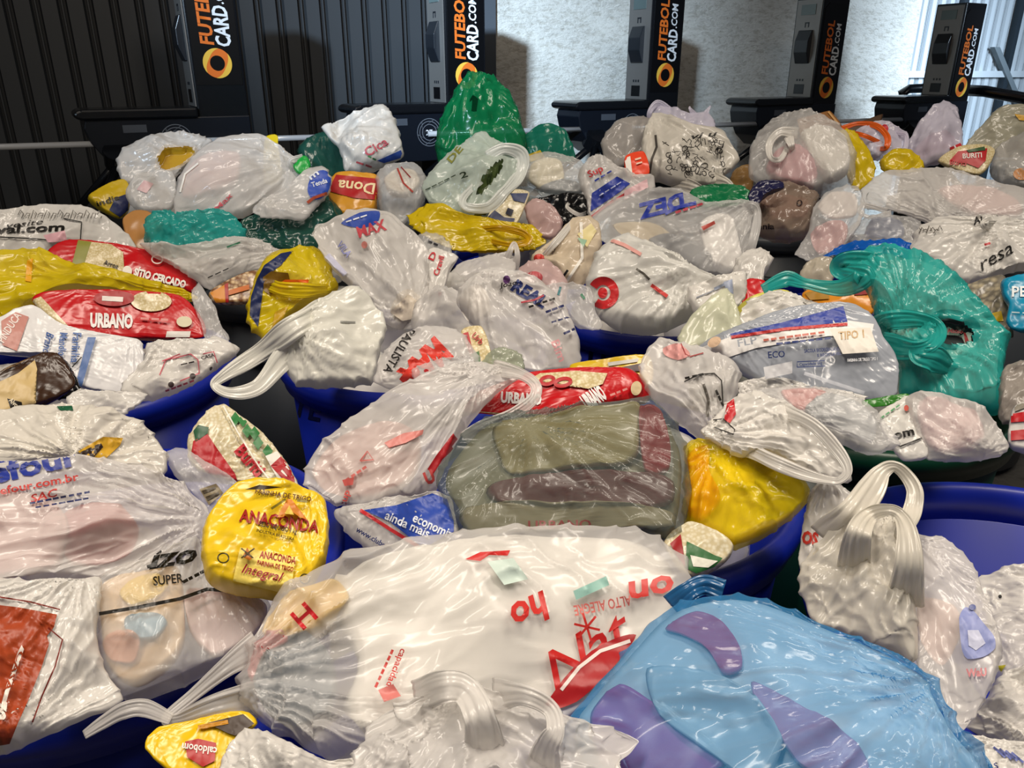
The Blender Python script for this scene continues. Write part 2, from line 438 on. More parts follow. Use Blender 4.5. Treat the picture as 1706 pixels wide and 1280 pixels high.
        for i in range(len(C_)):
            cx = np.cos(ph); q = L[i]/LT; e_ = min(1, min(q, 1-q)*6)
            pl = ridge(cx*3.6+seed*3.1, np.full(n, L[i]*7.0), 77+seed)+.5*ridge(cx*8+seed, np.full(n, L[i]*14.0), 91+seed)
            tw = .35*noise2(np.array([L[i]*11+seed]), np.array([.5]), 60+seed)[0]
            cy = np.sin(ph)*th*(.6+.4*e_)+pl*.17*(.5+.5*e_)+cx*tw
            cx = cx*(1+.22*noise2(np.array([L[i]*16.0+seed]), np.array([.3]), 70+seed)[0])
            V.append(C_[i]+A_[i]*(cx*Wv[i]/2)[:, None]+B_[i]*(cy*Wv[i]/2)[:, None])
        V = np.vstack(V)-s.C; k = len(C_)
        Fc = [[j*n+i, j*n+(i+1) % n, (j+1)*n+(i+1) % n, (j+1)*n+i] for j in range(k-1) for i in range(n)]
        Fc += [list(range(n))[::-1], list(range((k-1)*n, k*n))]
        link_mesh(name, V, Fc, mat or s.mat, s.o); return s
    def fill(s, label, mat, k=.8, sc=.9):
        c = s.outl.mean(0); return s.inside('food_packet', label, 'packet', c+(s.outl-c)*sc, mat, k)
    def inside(s, name, label, cat, outl, mat, k=.72, p=3.0):
        """something in the bag that shows through the film"""
        b = Bag(name, label, cat, outl, mat, C=None if False else s.C-s.n*.0, n=s.n, ff=.1, fb=.1, p=p, wr=.0, N=22, lump=.0)
        # fit its thickness to the bag: follow the front of the bag just inside the film
        b.content = True
        me = b.o.data; nv = len(me.vertices); co = np.empty(nv*3); me.vertices.foreach_get('co', co); co = co.reshape(-1, 3)
        nn = Vector(s.n); C = Vector(s.C)
        def height(tree, p, sg):
            h = tree.ray_cast(p+nn*(.6*sg), nn*(-sg)); return None if h[0] is None else (h[0]-C).dot(nn)
        edge = np.abs(co@s.n) < 1e-9
        for i in range(nv):
            hgt = co[i]@s.n; base = co[i]-s.n*hgt; p = Vector(s.C+base)
            hf = height(s.bvh, p, 1) or 0.0; hb = height(s.back, p, -1); hb = -.002 if hb is None else hb
            low = [q for q in (height(t, p, 1) for t in s.stack) if q is not None]
            top = hf*k-.003; bot = max(hgt if hgt < 0 else 0.0, hb*.7)
            if low:                                       # lies on what was put in the bag before it
                bot = max(low)+.0015; top = min(max(top, bot+.003), hf-.0015)
                bot = min(bot, top-.001)
            co[i] = base+s.n*(top if hgt > 0 and not edge[i] else (top+bot)*.5 if edge[i] else bot)
        me.vertices.foreach_set('co', co.reshape(-1)); me.update()
        s.stack.append(BVHTree.FromPolygons((co+s.C).tolist(), [list(q.vertices) for q in me.polygons]))
        return b

_txt = {}
def text_bmesh(txt, shear, bold):
    key = (txt, shear, bold)
    if key not in _txt:
        c = bpy.data.curves.new('lettering', 'FONT'); c.body = txt; c.size = 1; c.shear = shear; c.offset = bold; c.resolution_u = 2
        o = bpy.data.objects.new('lettering', c); COL.objects.link(o)
        dg = bpy.context.evaluated_depsgraph_get(); me = bpy.data.meshes.new_from_object(o.evaluated_get(dg))
        bpy.data.objects.remove(o); bpy.data.curves.remove(c); _txt[key] = me
    bm = bmesh.new(); bm.from_mesh(_txt[key]); bmesh.ops.triangulate(bm, faces=bm.faces); return bm
def flat_text(txt, M, size_w, h, mat, parent, name='printed_lettering', shear=0, bold=.02):
    """lettering on a flat face: M maps (x along width, y up, z out) to local space"""
    bm = text_bmesh(txt, shear, bold); xs = [v.co.x for v in bm.verts]; w0, w1 = min(xs), max(xs)
    for v in bm.verts:
        v.co = M @ Vector(((v.co.x-w0)/(w1-w0)*size_w, v.co.y/.70*h, 0))
    me = bpy.data.meshes.new(name); bm.to_mesh(me); bm.free(); me.materials.append(mat)
    o = bpy.data.objects.new(name, me); COL.objects.link(o); o.parent = parent; return o

# ================================================================== the setting
ROW = np.array([.9206, .3906, 0]); WN = np.array([.3906, -.9206, 0]); P0 = np.array([-1.33, 3.46, 0])
WB = P0-WN*.9                                            # a point on the wall line
def wall_s(x, y, base=WB):
    d = rays([(x, y)])[0]; t = ((base-CAM)@WN)/(d@WN); return float((CAM+d*t-base)@ROW)
def wpt(s_, z, out=0, base=WB): return base+ROW*s_+WN*out+np.array([0, 0, z])
rot_row = math.atan2(ROW[1], ROW[0])

def concrete(name, c1, c2, scale, bump, dist):
    m, n, o = nt(name); tc = node(n, 'ShaderNodeTexCoord')
    a = node(n, 'ShaderNodeTexNoise'); a.inputs['Scale'].default_value = scale; a.inputs['Detail'].default_value = 8; a.inputs['Roughness'].default_value = .65
    b = node(n, 'ShaderNodeTexNoise'); b.inputs['Scale'].default_value = 2.2; b.inputs['Detail'].default_value = 4
    mp = node(n, 'ShaderNodeMapping'); mp.inputs['Scale'].default_value = (1, 1, 2.2)
    n.links.new(tc.outputs['Object'], mp.inputs[0])
    for q in (a, b): n.links.new(mp.outputs[0], q.inputs['Vector'])
    r = node(n, 'ShaderNodeValToRGB'); r.color_ramp.elements[0].position = .33; r.color_ramp.elements[1].position = .52
    r.color_ramp.elements[0].color = lin(c2); r.color_ramp.elements[1].color = lin(c1)
    n.links.new(a.outputs[0], r.inputs[0])
    p = node(n, 'ShaderNodeBsdfPrincipled'); p.inputs['Roughness'].default_value = .85
    n.links.new(r.outputs[0], p.inputs['Base Color'])
    ad = node(n, 'ShaderNodeMath', operation='MULTIPLY'); n.links.new(a.outputs[0], ad.inputs[0]); n.links.new(b.outputs[0], ad.inputs[1])
    bp = node(n, 'ShaderNodeBump'); bp.inputs['Strength'].default_value = bump; bp.inputs['Distance'].default_value = dist
    n.links.new(ad.outputs[0], bp.inputs['Height']); n.links.new(bp.outputs[0], p.inputs['Normal'])
    n.links.new(p.outputs[0], o.inputs[0]); return m
M_floor = concrete('floor_concrete', '#55534f', '#403e3b', 14, .3, .01)
M_rough = concrete('rough_render', '#dcd8ce', '#bdb7aa', 24, .9, .035)
M_dark = solid('#36393c', .5); M_bead = solid('#17181a', .6)
M_gate = solid('#d3dade', .5); M_gdark = solid('#2c363e', .5)
tag(MB().box(-7, 9, -7, 11, -.1, 0).build('floor', M_floor), kind='structure')

S_J = wall_s(816, 100); S_E = wall_s(1508, 100); HW = 4.0
def wall_box(name, s0, s1, mat, th=.25, base=WB, h=HW, front=0.0):
    o = MB().box(s0, s1, -front, th, 0, h).build(name, mat, None, base); o.rotation_euler.z = rot_row
    return tag(o, kind='structure')
wl = wall_box('wall_left', -4.2, S_J, M_bead)
wall_box('wall_back', S_J, S_E, M_rough, front=.06)
# sheet-metal panels of the dark wall and of the light gate, each a strip of its own
def strip_mesh(w, d, h):
    b = MB(); b.prism([(-w/2, 0), (-w/2+.008, -d), (w/2-.008, -d), (w/2, 0)], 2, 0, h); return b
def panels(parent, s0, s1, pitch, mat, bead, h, z0=.02, wd_=.74):
    a = strip_mesh(pitch*wd_, .02, h).build('panel', mat, parent); c = strip_mesh(pitch*.085, .014, h).build('seam', mat, parent)
    k = 0; s_ = s0+pitch/2
    while s_ < s1-pitch*.35:
        for src, off in ((a, 0), (c, pitch/2)):
            o = src if k == 0 else src.copy()
            if k: COL.objects.link(o); o.parent = parent
            o.location = (s_+off, -.001, z0)
        k += 1; s_ += pitch
panels(wl, -4.2, S_J-.06, .112, M_dark, M_bead, HW-.04)
tj = MB().box(S_J-.07, S_J+.004, -.09, .02, 0, HW).build('trim_1', solid('#4b5056', .45), None, WB); tj.rotation_euler.z = rot_row; tag(tj, kind='structure')
# light metal gate further back on the right
GB = WB-WN*1.3
g0 = wall_s(1440, 100, GB); g1 = wall_s(1900, 100, GB)
gate = MB().box(g0, g1, 0, .03, 0, 4.2).build('door_1', M_gdark, None, GB); gate.rotation_euler.z = rot_row; tag(gate, kind='structure')
panels(gate, g0, g1, .115, M_gate, M_gdark, 4.15, .02, .58)
for nm, zz in (('rail', 1.17), ('rail', 2.6), ('rail', .35)):
    MB().box(g0, g1, -.075, -.022, zz-.03, zz+.03).build(nm, M_gate, gate)
for px_ in (1672, 1580):
    s_ = wall_s(px_, 100, GB); MB().box(s_-.03, s_+.03, -.08, -.022, 0, 4.1).build('post', M_gdark, gate)
sa, sb = wall_s(1648, 70, GB), wall_s(1712, 195, GB)
br = MB(); br.add([(sa-.04, -.10, 1.42), (sa+.04, -.10, 1.42), (sb+.04, -.10, .58), (sb-.04, -.10, .58), (sa-.04, -.05, 1.42), (sa+.04, -.05, 1.42), (sb+.04, -.05, .58), (sb-.04, -.05, .58)],
                  [[0, 1, 2, 3], [4, 7, 6, 5], [0, 4, 5, 1], [1, 5, 6, 2], [2, 6, 7, 3], [3, 7, 4, 0]]); br.build('brace', solid('#7d878c', .5), gate)
# side wall on the right beyond the gate keeps the corner closed
# ------------------------------------------------------------------ turnstiles
M_blk = solid('#101216', .22); M_blk2 = solid('#1c2026', .3); M_hous = solid('#11161f', .28)
M_plate = solid('#8d8a86', .45, 0, 30, .55); M_chrome = solid('#eceef0', .22, 0, 30, .45)
M_or = solid('#e8752a', .4); M_wh = solid('#eceff2', .4); M_ye = solid('#f2c24a', .4); M_scr = solid('#5d6d6c', .2); M_lab = solid('#08090c', .3)
A_, B_ = .195, .21
def arc_band(r0, r1, a0, a1, c, m=24, squash=1):
    V = []; Fc = []
    for i in range(m+1):
        a = math.radians(a0+(a1-a0)*i/m)
        for r in (r0(i/m) if callable(r0) else r0, r1(i/m) if callable(r1) else r1): V.append((c[0]+r*math.cos(a)*squash, c[2], c[1]+r*math.sin(a)))
        if i: Fc.append([2*i-2, 2*i-1, 2*i+1, 2*i])
    return MB().add(V, Fc)
ordn = ['', 'second', 'third', 'fourth', '']
tlab = ['black turnstile with logo column in front of the dark panelled wall, furthest from the gate',
        'black turnstile numbered 27 where the dark panelled wall meets the rough white wall',
        'black turnstile against the middle of the rough white wall, column side shining',
        'black turnstile at the gate end of the rough white wall, behind the cardboard',
        'black turnstile standing in front of the light metal gate, grey reader plate showing']
TP = [P0+ROW*1.11*i for i in range(5)]
for i in range(5):
    t = empty('turnstile', TP[i], math.radians(-150)); tag(t, tlab[i], 'turnstile', 'turnstiles along the back wall')
    c = MB().box(-B_, 0, -A_, 0, 0, 1.585).build('column', M_blk, t, bevel=.006)
    pl_ = MB().box(-.002, .004, -A_+.012, -.012, 1.06, 1.572).build('reader_plate', M_plate, t)
    MB().box(0, .007, -.15, -.05, 1.495, 1.548).build('screen', M_scr, pl_)
    b_ = MB(); b_.prism([(0, 1.415), (.012, 1.415), (.034, 1.36), (.034, 1.30), (.012, 1.24), (0, 1.24)], 1, -.148, -.052); b_.build('reader', M_blk2, pl_, bevel=.003)
    MB().box(0, .006, -.135, -.065, 1.075, 1.128).build('card_slot', M_lab, pl_)
    for yy in (-.12, -.10, -.08): MB().box(.003, .0055, yy-.005, yy+.005, 1.145, 1.157).build('icon', M_blk2, pl_)
    for q in ((-.115, -.108, 1.43, 1.455), (-.092, -.085, 1.43, 1.455), (-.115, -.085, 1.45, 1.457)): MB().box(.003, .0055, *q).build('icon', M_blk2, pl_)
    dz = (.145, .095, .095, .025, .02)[i]
    lb = MB().prism([(-.012, 1.0+dz), (-.012, min(1.50+dz, 1.54)), (-.045, min(1.53+dz, 1.57)), (-.165, min(1.53+dz, 1.57)), (-.198, min(1.50+dz, 1.54)), (-.198, 1.0+dz)], 1, 0, .0025).build('logo_label', M_lab, t)
    dz = (.145, .095, .095, .025, .02)[i]
    def Mx(x0, z0): z0 += dz; return Matrix(((0, 1, 0, x0), (0, 0, 1, .0040), (1, 0, 0, z0), (0, 0, 0, 1)))
    flat_text('FUTEBOL', Mx(-.100, 1.155), .285, .052, M_or, lb, shear=.12, bold=.03)
    flat_text('CARD', Mx(-.168, 1.150), .155, .058, M_wh, lb, shear=.12, bold=.03)
    flat_text('.COM', Mx(-.160, 1.310), .115, .038, M_wh, lb, shear=.12, bold=.025)
    cc = (-.105, 1.085+dz, .0042)
    arc_band(.030, .058, 0, 360, cc, 40).build('logo_ring', M_or, lb)
    arc_band(lambda f: .058-.022*math.sin(math.pi*f), .0585, 140, 280, (cc[0], cc[1], .0046)).build('logo_highlight', M_ye, lb)
    arc_band(lambda f: .058-.022*math.sin(math.pi*f), .0585, -40, 100, (cc[0], cc[1], .0046)).build('logo_highlight', M_ye, lb)
    MB().box(-B_, .06, -A_, 0, 0, .82).build('pedestal', M_blk, t, bevel=.006)
    hs = MB(); nose = [(-B_, .80), (.30, .80), (.38, .86), (.425, .93), (.44, .985), (.43, 1.02), (-B_, 1.02)]
    hs.prism(nose, 1, -A_-.004, .006); hs = hs.build('housing', M_hous, t, bevel=.004)
    ld = MB(); ld.prism([(.002, 1.016), (.44, 1.016), (.462, 1.024), (.47, 1.036), (.462, 1.05), (.44, 1.058), (.002, 1.058)], 1, -A_-.02, .022); ld.build('lid', M_blk, t, bevel=.009)
    for r in (.062, .050, .036): arc_band(r-.0016, r+.0016, 0, 360, (.10, .93, .0075), 36).build('emblem_ring', solid('#6b7078', .4), hs)
    for k in range(6):
        a = math.radians(60*k); MB().add([(.10+.036*math.cos(a), .0075, .93+.036*math.sin(a)), (.10+.062*math.cos(a+.9), .0075, .93+.062*math.sin(a+.9)), (.10+.062*math.cos(a+.95), .0075, .93+.062*math.sin(a+.95)), (.10+.036*math.cos(a+.08), .0075, .93+.036*math.sin(a+.08))], [[0, 1, 2, 3]]).build('emblem_blade', solid('#6b7078', .4), hs)
    if i == 1: flat_text('27', Matrix(((-1, 0, 0, .118), (0, 0, 1, .008), (0, 1, 0, .918), (0, 0, 0, 1))), .034, .024, M_wh, hs, name='number')
    MB().box(.21, .30, .004, .0085, .965, .995).build('side_plate', solid('#4a4f57', .35), hs)
    hb = MB(); hb.tube([(.335, -.02, .84), (.335, .03, .90)], .055, 18); hb.build('hub', M_blk, t, smooth=False)
    for dv in ((.45, .35, -.75), (.55, -.5, -.62), (-.25, .62, -.66)):
        q = Vector((.335, .02, .86)); e_ = q+Vector(dv).normalized()*.44
        MB().tube([q, e_], .018, 12).build('arm', M_blk, t, smooth=True)
rlab = ['chrome bar running out from the turnstile before the dark wall', 'chrome bar reaching from turnstile 27 along the dark wall',
        'chrome bar crossing the gap between turnstile 27 and the turnstile with the shining column', 'chrome bar crossing the rough white wall to the turnstile behind the cardboard', 'chrome bar leading to the turnstile at the light gate']
for i in range(5):
    h = TP[i]+np.array([-.866, -.5, 0])*.335+np.array([0, 0, .925])
    b = MB().tube([Vector((0, 0, 0)), Vector(-ROW*(.81 if i else 1.55))], .0125, 14)
    o = b.build('barrier_bar', M_chrome, None, h-ROW*.080, smooth=True); tag(o, rlab[i], 'bar', 'chrome barrier bars')
gr = MB().tube([at_y(1600, 150, 5.45), at_y(1640, 152, 5.35), at_y(1706, 164, 5.1), at_y(1780, 176, 4.8)], .035, 12).build('guard_rail', M_blk, None, smooth=True)
tag(gr, 'black tube rail running from the gate turnstile past the light gate', 'rail')
gr = MB().tube([at_y(1565, 148, 5.64), at_y(1540, 147, 5.64), at_y(1515, 148, 5.64), at_y(1502, 156, 5.64), at_y(1496, 172, 5.64), at_y(1494, 260, 5.64)], .03, 12).build('guard_rail', M_blk, None, smooth=True)
tag(gr, 'black bent tube hoop behind the nose of the gate turnstile', 'rail')

# ------------------------------------------------------------------ bins
BLUE, GREEN, GREY = solid('#11269a', .36), solid('#0c3a29', .34), solid('#454a50', .38)
BR = .265
def make_bin(mat):
    t = empty('round_bin', (0, 0, 0))
    pr = [(.0, .02), (.195, .02), (.205, .03), (.244, .655), (.238, .655), (.20, .035), (0, .035)]
    MB().lathe(pr, 72).build('body', mat, t, smooth=True)
    rp = [(.240, .652), (.256, .650), (.258, .664), (.264, .672), (.2665, .682), (.2655, .692), (.260, .699), (.253, .702), (.246, .698), (.240, .688), (.2395, .652), (.240, .652)]
    MB().lathe(rp, 96).build('rim', mat, t, smooth=True)
    for sg in (-1, 1):
        h = MB(); pts = [(sg*(.236+.018*math.sin(math.pi*k/10)), -.06+.012*k, .56) for k in range(11)]
        h.tube(pts, .012, 8); h.build('side_handle', mat, t, smooth=True)
    return t
BINS = {}
def put_bin(key, mat, x, y, rz, label):
    src = make_bin(mat); src.location = (x, y, 0); src.rotation_euler.z = rz; tag(src, label, 'bin', 'round bins full of bagged food'); BINS[key] = (src, x, y)
put_bin('B1', BLUE, -.46, .73, 1.5, 'blue round bin holding the yellow flour packet and the terracotta printed bag')
put_bin('B2', BLUE, .12, .925, 1.5, 'blue round bin under the smoke-grey bag and the yellow bag')
put_bin('B3', BLUE, .572, .632, 1.5, 'blue round bin with half its inside bare beside tall gathered white bag')
put_bin('B4', GREEN, .575, 1.225, 1.5, 'dark green round bin under the silver grey pack')
put_bin('B5', BLUE, -.19, 1.44, 1.5, 'blue round bin under the boxy white bag with the long loop handle')
put_bin('B6', BLUE, .33, 1.735, 1.5, 'blue round bin under the white bag with the red ring logo')
put_bin('B7', BLUE, -.79, 1.33, 1.5, 'blue round bin under the red rice packet and white cassava flour packet')
put_bin('B8', GREY, -.58, 1.985, 1.5, 'dark grey round bin with a bean packet at its rim below the teal bag')
put_bin('B9', GREY, .90, 2.73, 1.5, 'dark grey round bin under the brownish clear bag of groceries')
put_bin('B10', BLUE, .87, 1.77, 1.5, 'blue round bin mostly hidden behind the big teal bag')
put_bin('B0', BLUE, .02, .375, 1.5, 'blue round bin buried under the big white bag with red festive lettering')
put_bin('B14', GREY, -.46, 2.51, 1.5, 'dark grey round bin buried under the crumpled white bag with red script')
put_bin('B11', GREY, -1.01, 2.4, 1.5, 'dark grey round bin buried under the heap before the dark wall')
put_bin('B12', BLUE, .08, 2.28, 1.5, 'blue round bin buried under the heap with the bulging green bag')
put_bin('B13', GREY, 1.48, 2.35, 1.5, 'dark grey round bin buried under the long draped white bag')
def on_mesh(o):
    b = Bag.__new__(Bag); me = o.data; b.layer = 0; b.o = o; b._bvh = None; mw = o.parent.matrix_basis
    b.C = np.zeros(3); b.frontV = np.array([mw @ v.co for v in me.vertices]); b.ff_ = [list(p.vertices) for p in me.polygons]
    return b
def bin_text(key, txt, *a):
    body = [c for c in BINS[key][0].children if c.name.startswith('body')][0]
    b = on_mesh(body); b.T(txt, *a, '#05060c')
    inv = BINS[key][0].matrix_basis.inverted()
    for ch in body.children:
        ch.data.transform(inv)
bpy.context.view_layer.update()
bin_text('B5', 'TE', 484, 692, 532, 702, 36)
bin_text('B6', 'TE', 968, 600, 1022, 606, 30)

# ================================================================== bags and packets
W = film('#f1eee8', .84, .28, 30, .28); WS = film('#f1eeea', .60, .27, 30, .28); CM = film('#efeeec', .40, .24, 30, .45)
GREYF = film('#7f8a86', .36, .24, 22, .4); BLUEF = film('#4fa4e0', .38, .2, 18, .45); TEAL = film('#34bcb4', .66, .26, 28, .35)
GRN = film('#128a54', .74, .28, 28, .35); DGRN = film('#24554a', .93, .28, 22, .5); YEL = film('#f2da1e', .72, .27, 26, .4); YEL2 = film('#e6ca18', .88, .3)
BLK = film('#0c0c0e', .97, .3); LIL = film('#e6e2f2', .7, .28, 30, .6); CREAM = film('#f0ecd2', .85)
RED, YEP, WHT = pack('#c4161c'), pack('#eec514'), pack('#eeece6')
RICE = grains('#e8dcb8', '#c9b684'); BEAN = grains('#e3c9a0', '#7a5232', 120); RICE2 = grains('#e6dfc6', '#cdbf98')
CB, PKT, JAR = 'bag', 'packet', 'bag'

# ---- front
b = Bag('carrier_bag', 'huge white carrier bag with red festive lettering and snowflake lying across the front', CB,
  '402,1140 415,1095 440,1040 490,985 560,948 640,925 720,906 800,895 880,888 960,882 1035,880 1085,890 1122,920 1142,955 1147,1000 1130,1050 1085,1100 1030,1150 965,1190 900,1225 800,1250 700,1262 610,1268 560,1265 510,1250 450,1215 415,1180',
  film('#f1eeea', .46, .27, 30, .28), o=.0, ff=.36, p=2.6, wr=.045, tie=[(400, 1150)], lump=.15)
b.inside('food_packet', 'white sacks filling the festive white bag', PKT, '545,1000 640,950 800,912 960,898 1060,905 1120,950 1120,1030 1050,1110 950,1180 800,1225 640,1240 575,1190 600,1110', pack('#eeece6'), k=.86)
b.D('840,1008 905,990 935,1000 925,988 880,993 850,998 775,932 795,918 850,916 845,926 812,926 790,938', '#cf2a26') if False else None
b.D('775,932 800,920 850,917 846,926 815,925 800,935', '#cf2a26')
b.T('ho', 905, 985, 845, 1012, 46, '#d2332c', .2, .03).T('on', 1120, 958, 1045, 972, 40, '#d2332c', .1, .03).T('Nat', 925, 1150, 1062, 1060, 60, '#c4221f', .35, .01)
b.D('905,1185 940,1130 985,1085 1030,1062 1060,1058 1040,1090 1005,1130 960,1170', '#a8161a', smooth=True)
b.L('935,1150 965,1112 1000,1085 1050,1068', 6, '#e9d9d2').T('ALTO ALEGRE', 1050, 992, 955, 1010, 17, '#d8746c')
for k in range(3):
    a = math.radians(60*k+12); b.L([(978-22*math.cos(a), 1045-24*math.sin(a)), (978+22*math.cos(a), 1045+24*math.sin(a))], 4, '#cc3028', 'snowflake')
b.D('955,985 1010,960 1015,975 960,1000', '#9cc9bd').D('812,936 855,930 880,965 840,975', '#cfe0d6')
b.T('H', 505, 1050, 530, 1028, 34, '#c6242a').T('capacidade', 668, 1080, 640, 1150, 11, '#cc4a44').G(655, 1085, 625, 1150, 10, '#cc4a44').D('630,1150 655,1140 668,1160 640,1170', '#d9827c')
b.inside('food_packet', 'grey bottle pack showing through the clear end of the festive white bag', PKT, '425,1130 455,1080 510,1060 560,1110 560,1190 510,1225 450,1195', pack('#54687a'), k=.95)
b.inside('food_packet', 'yellow packet showing through the clear end of the festive white bag', PKT, '440,1060 480,1010 560,985 590,1020 540,1060 480,1080', pack('#e6bc2c'), k=.95)
b.inside('food_packet', 'red packet sliver showing through the clear end of the festive white bag', PKT, '420,1120 445,1075 480,1068 490,1085 450,1110 430,1150', pack('#b83034'), k=.95)
b.handle('432,1075,.05 380,1110,.03 320,1160,.02 278,1196,.02 300,1200,.03 360,1180,.05 430,1165,.06', [46, 30, 20, 14, 20, 40, 60])
b.handle('285,1198,.03 240,1180,.02 205,1185,.02 170,1205,.01 140,1225,0', [14, 24, 26, 20, 12])

b = Bag('garbage_bag', 'large light blue translucent bag with pink contents glistening in front', CB,
  '945,1200 985,1150 1040,1088 1085,1036 1125,1010 1170,998 1215,992 1265,998 1330,1022 1400,1052 1450,1073 1500,1095 1540,1122 1560,1136 1568,1180 1602,1235 1645,1280 1660,1350 1400,1370 1100,1360 960,1310 940,1240',
  BLUEF, o=-.035, ff=.30, p=2.4, wr=.045, tie=[(1560, 1150)], lump=.2)
b.fill('white sacks filling the light blue bag', pack('#e4e4e0'), .58, .95)
b.inside('food_packet', 'curved pink packet inside the light blue bag', PKT, '1108,1050 1160,1022 1205,1045 1232,1090 1235,1130 1205,1138 1180,1090 1140,1065', pack('#e0486c'), k=.8)
b.inside('food_packet', 'magenta packet at the edge of the light blue bag', PKT, '985,1190 1035,1145 1100,1185 1185,1250 1205,1290 1080,1310 1000,1270', pack('#d2549c'), k=.72)
b.inside('food_packet', 'pink packet deep in the light blue bag', PKT, '1250,1150 1330,1190 1420,1250 1440,1300 1350,1310 1280,1230', pack('#e8a0b8'), k=.78)
b.inside('food_packet', 'pale packet filling the front of the light blue bag', PKT, '1080,1120 1180,1130 1260,1180 1300,1260 1260,1330 1200,1280 1100,1200', pack('#d9dad6'), k=.86)
b.handle('1120,1012,.0 1150,985,-.01 1175,975,-.02 1205,985,-.02', [40, 30, 34, 40], film('#2a6aa0', .9), 'knot')

b = Bag('carrier_bag', 'thin white carrier bag with looped handles crumpled before the festive bag', CB,
  '592,1262 613,1221 660,1174 709,1158 730,1146 773,1142 829,1155 876,1166 913,1186 970,1200 1040,1222 1040,1262 1010,1330 700,1350 600,1330',
  WS, o=-.03, ff=.26, wr=.085, tie=[(760, 1140)], fine=1.1)
b.handle('820,1160,.07 870,1158,.09 915,1180,.10 925,1215,.10 912,1245,.09 905,1290,.08', [50, 34, 26, 26, 34, 60]).handle('690,1165,.06 735,1145,.08 775,1150,.08 800,1200,.08 810,1270,.08', [50, 46, 44, 50, 70], seed=2)
b = Bag('carrier_bag', 'plain white carrier bag squeezed below the clear end of the festive bag', CB, '362,1285 385,1238 420,1215 455,1228 500,1252 545,1268 610,1265 640,1330 480,1350 370,1340', W, o=.0, wr=.08)
b = Bag('stock_cube_packet', 'yellow stock cube packet with red badge below the white loop handle', PKT, '242,1247 262,1213 330,1200 405,1185 430,1205 395,1232 372,1265 360,1310 300,1300', YEP, o=.01, ff=.2, p=3, wr=0.0165)
b.D('308,1236 330,1231 360,1238 358,1268 338,1278 312,1262', '#b5201f').T('caldobom', 362, 1246, 304, 1238, 13, '#f3efe6').D('345,1205 405,1190 424,1206 392,1226 380,1222', '#3c2a1c')
b.L('330,1212 380,1203', 7, '#c98a12')

# ---- front left bin
b = Bag('carrier_bag', 'white supermarket bag with black script over colourful packets, under the blue lettered bag', CB,
  '150,975 200,958 260,935 330,900 345,965 375,985 440,997 453,1022 435,1065 375,1107 300,1142 215,1172 170,1130 160,1050', CM, o=.02, ff=.30, wr=.04, p=2.6, tie=[(330, 900)])
b.inside('snack_packet', 'pastel coloured packet showing through the black script bag', PKT, '172,985 250,960 300,955 310,1060 290,1110 230,1150 180,1110', pack('#e8c9a0'))
b.inside('diaper_pack', 'pale pink and white pack showing through the black script bag', PKT, '315,985 430,1000 445,1025 420,1065 360,1098 318,1060', pack('#eed2d0'))
b.T('izo', 248, 948, 330, 935, 30, '#17140f', .35, .035).T('SUPER', 256, 976, 306, 970, 15, '#17140f').G(304, 975, 342, 955, 12, '#17140f')
b.L('165,1023 230,1012 300,998 345,982 372,984', 6, '#17140f').L('245,945 262,940', 6, '#17140f')
b.inside('snack_packet', 'yellow corner of a packet in the black script bag', PKT, '205,1010 225,985 262,972 285,990 262,1020 225,1030', pack('#ecc84e'), k=.93)
b.inside('snack_packet', 'pale blue packet in the black script bag', PKT, '215,1050 262,1042 285,1060 262,1085 222,1080', pack('#8fb4c8'), k=.93)
b.inside('snack_packet', 'peach packet low in the black script bag', PKT, '175,1085 205,1068 240,1085 228,1120 190,1112', pack('#d89a78'), k=.93)
b = Bag('carrier_bag', 'white carrier bag with terracotta panel and script hanging at the front rim', CB,
  '-60,985 40,974 130,966 168,972 162,1060 176,1120 206,1168 130,1203 60,1232 20,1246 -60,1262', W, o=-.0, ff=.24, wr=.05, p=2.8)
b.D('-40,1004 30,1012 95,1024 90,1045 78,1060 82,1072 70,1110 48,1165 30,1205 16,1240 -40,1250', '#a5431f')
b.L('-20,992 50,1003 100,1016', 2.5, '#7c2417').L('80,1046 104,1066 92,1110 70,1160 54,1204', 2.5, '#7c2417').D('30,1086 36,1075 40,1082 16,1150 2,1200 -4,1196 10,1145', '#efe6dc').T('CASA', 32, 1084, 6, 1150, 9, '#a5431f').T('Sz', 8, 1200, 12, 1165, 34, '#efe6dc', .3)
b = Bag('carrier_bag', 'white supermarket bag with blue lettering and pink contents on the left edge', CB,
  '-60,775 0,770 60,772 130,764 200,774 260,792 310,812 348,850 350,880 338,905 300,922 240,950 170,963 100,966 50,976 -60,988', WS, o=-.055, ff=.30, wr=.05, tie=[(345, 870)], lump=.15)
b.inside('rice_packet', 'pink packet glowing through the blue lettered bag', PKT, '105,870 150,850 200,852 232,885 215,925 160,945 110,935', pack('#c25560'), k=.9)
b.inside('rice_packet', 'pale rose packet low in the blue lettered bag', PKT, '-30,830 90,840 120,900 90,950 -30,960', pack('#d8a9a8'), k=.85)
b.T('refour', -40, 812, 136, 772, 34, '#23348f', 0, .035).T('carrefour.com.br', -40, 832, 132, 800, 13, '#c8453f').T('SAC', 52, 838, 98, 826, 13, '#c8453f', .2).G(48, 842, 152, 822, 8, '#2c3566').G(58, 848, 150, 832, 6, '#2c3566')
b.L('-20,772 40,762', 6, '#23348f')
b = Bag('carrier_bag', 'off-white carrier bag with brown packet peeking out above the blue lettered bag', CB,
  '-60,695 0,687 60,681 110,673 170,683 230,700 260,730 279,762 272,795 200,785 130,775 60,785 -60,785', film('#ece7dc', .92), o=.0, ff=.30, wr=.06, tie=[(120, 780)])
b.D('94,677 120,676 122,684 100,684', '#1f5a3c').D('130,752 172,728 205,730 200,742 170,770 150,772', '#d9a92c').D('128,756 168,738 172,745 150,768', '#2e1c12')
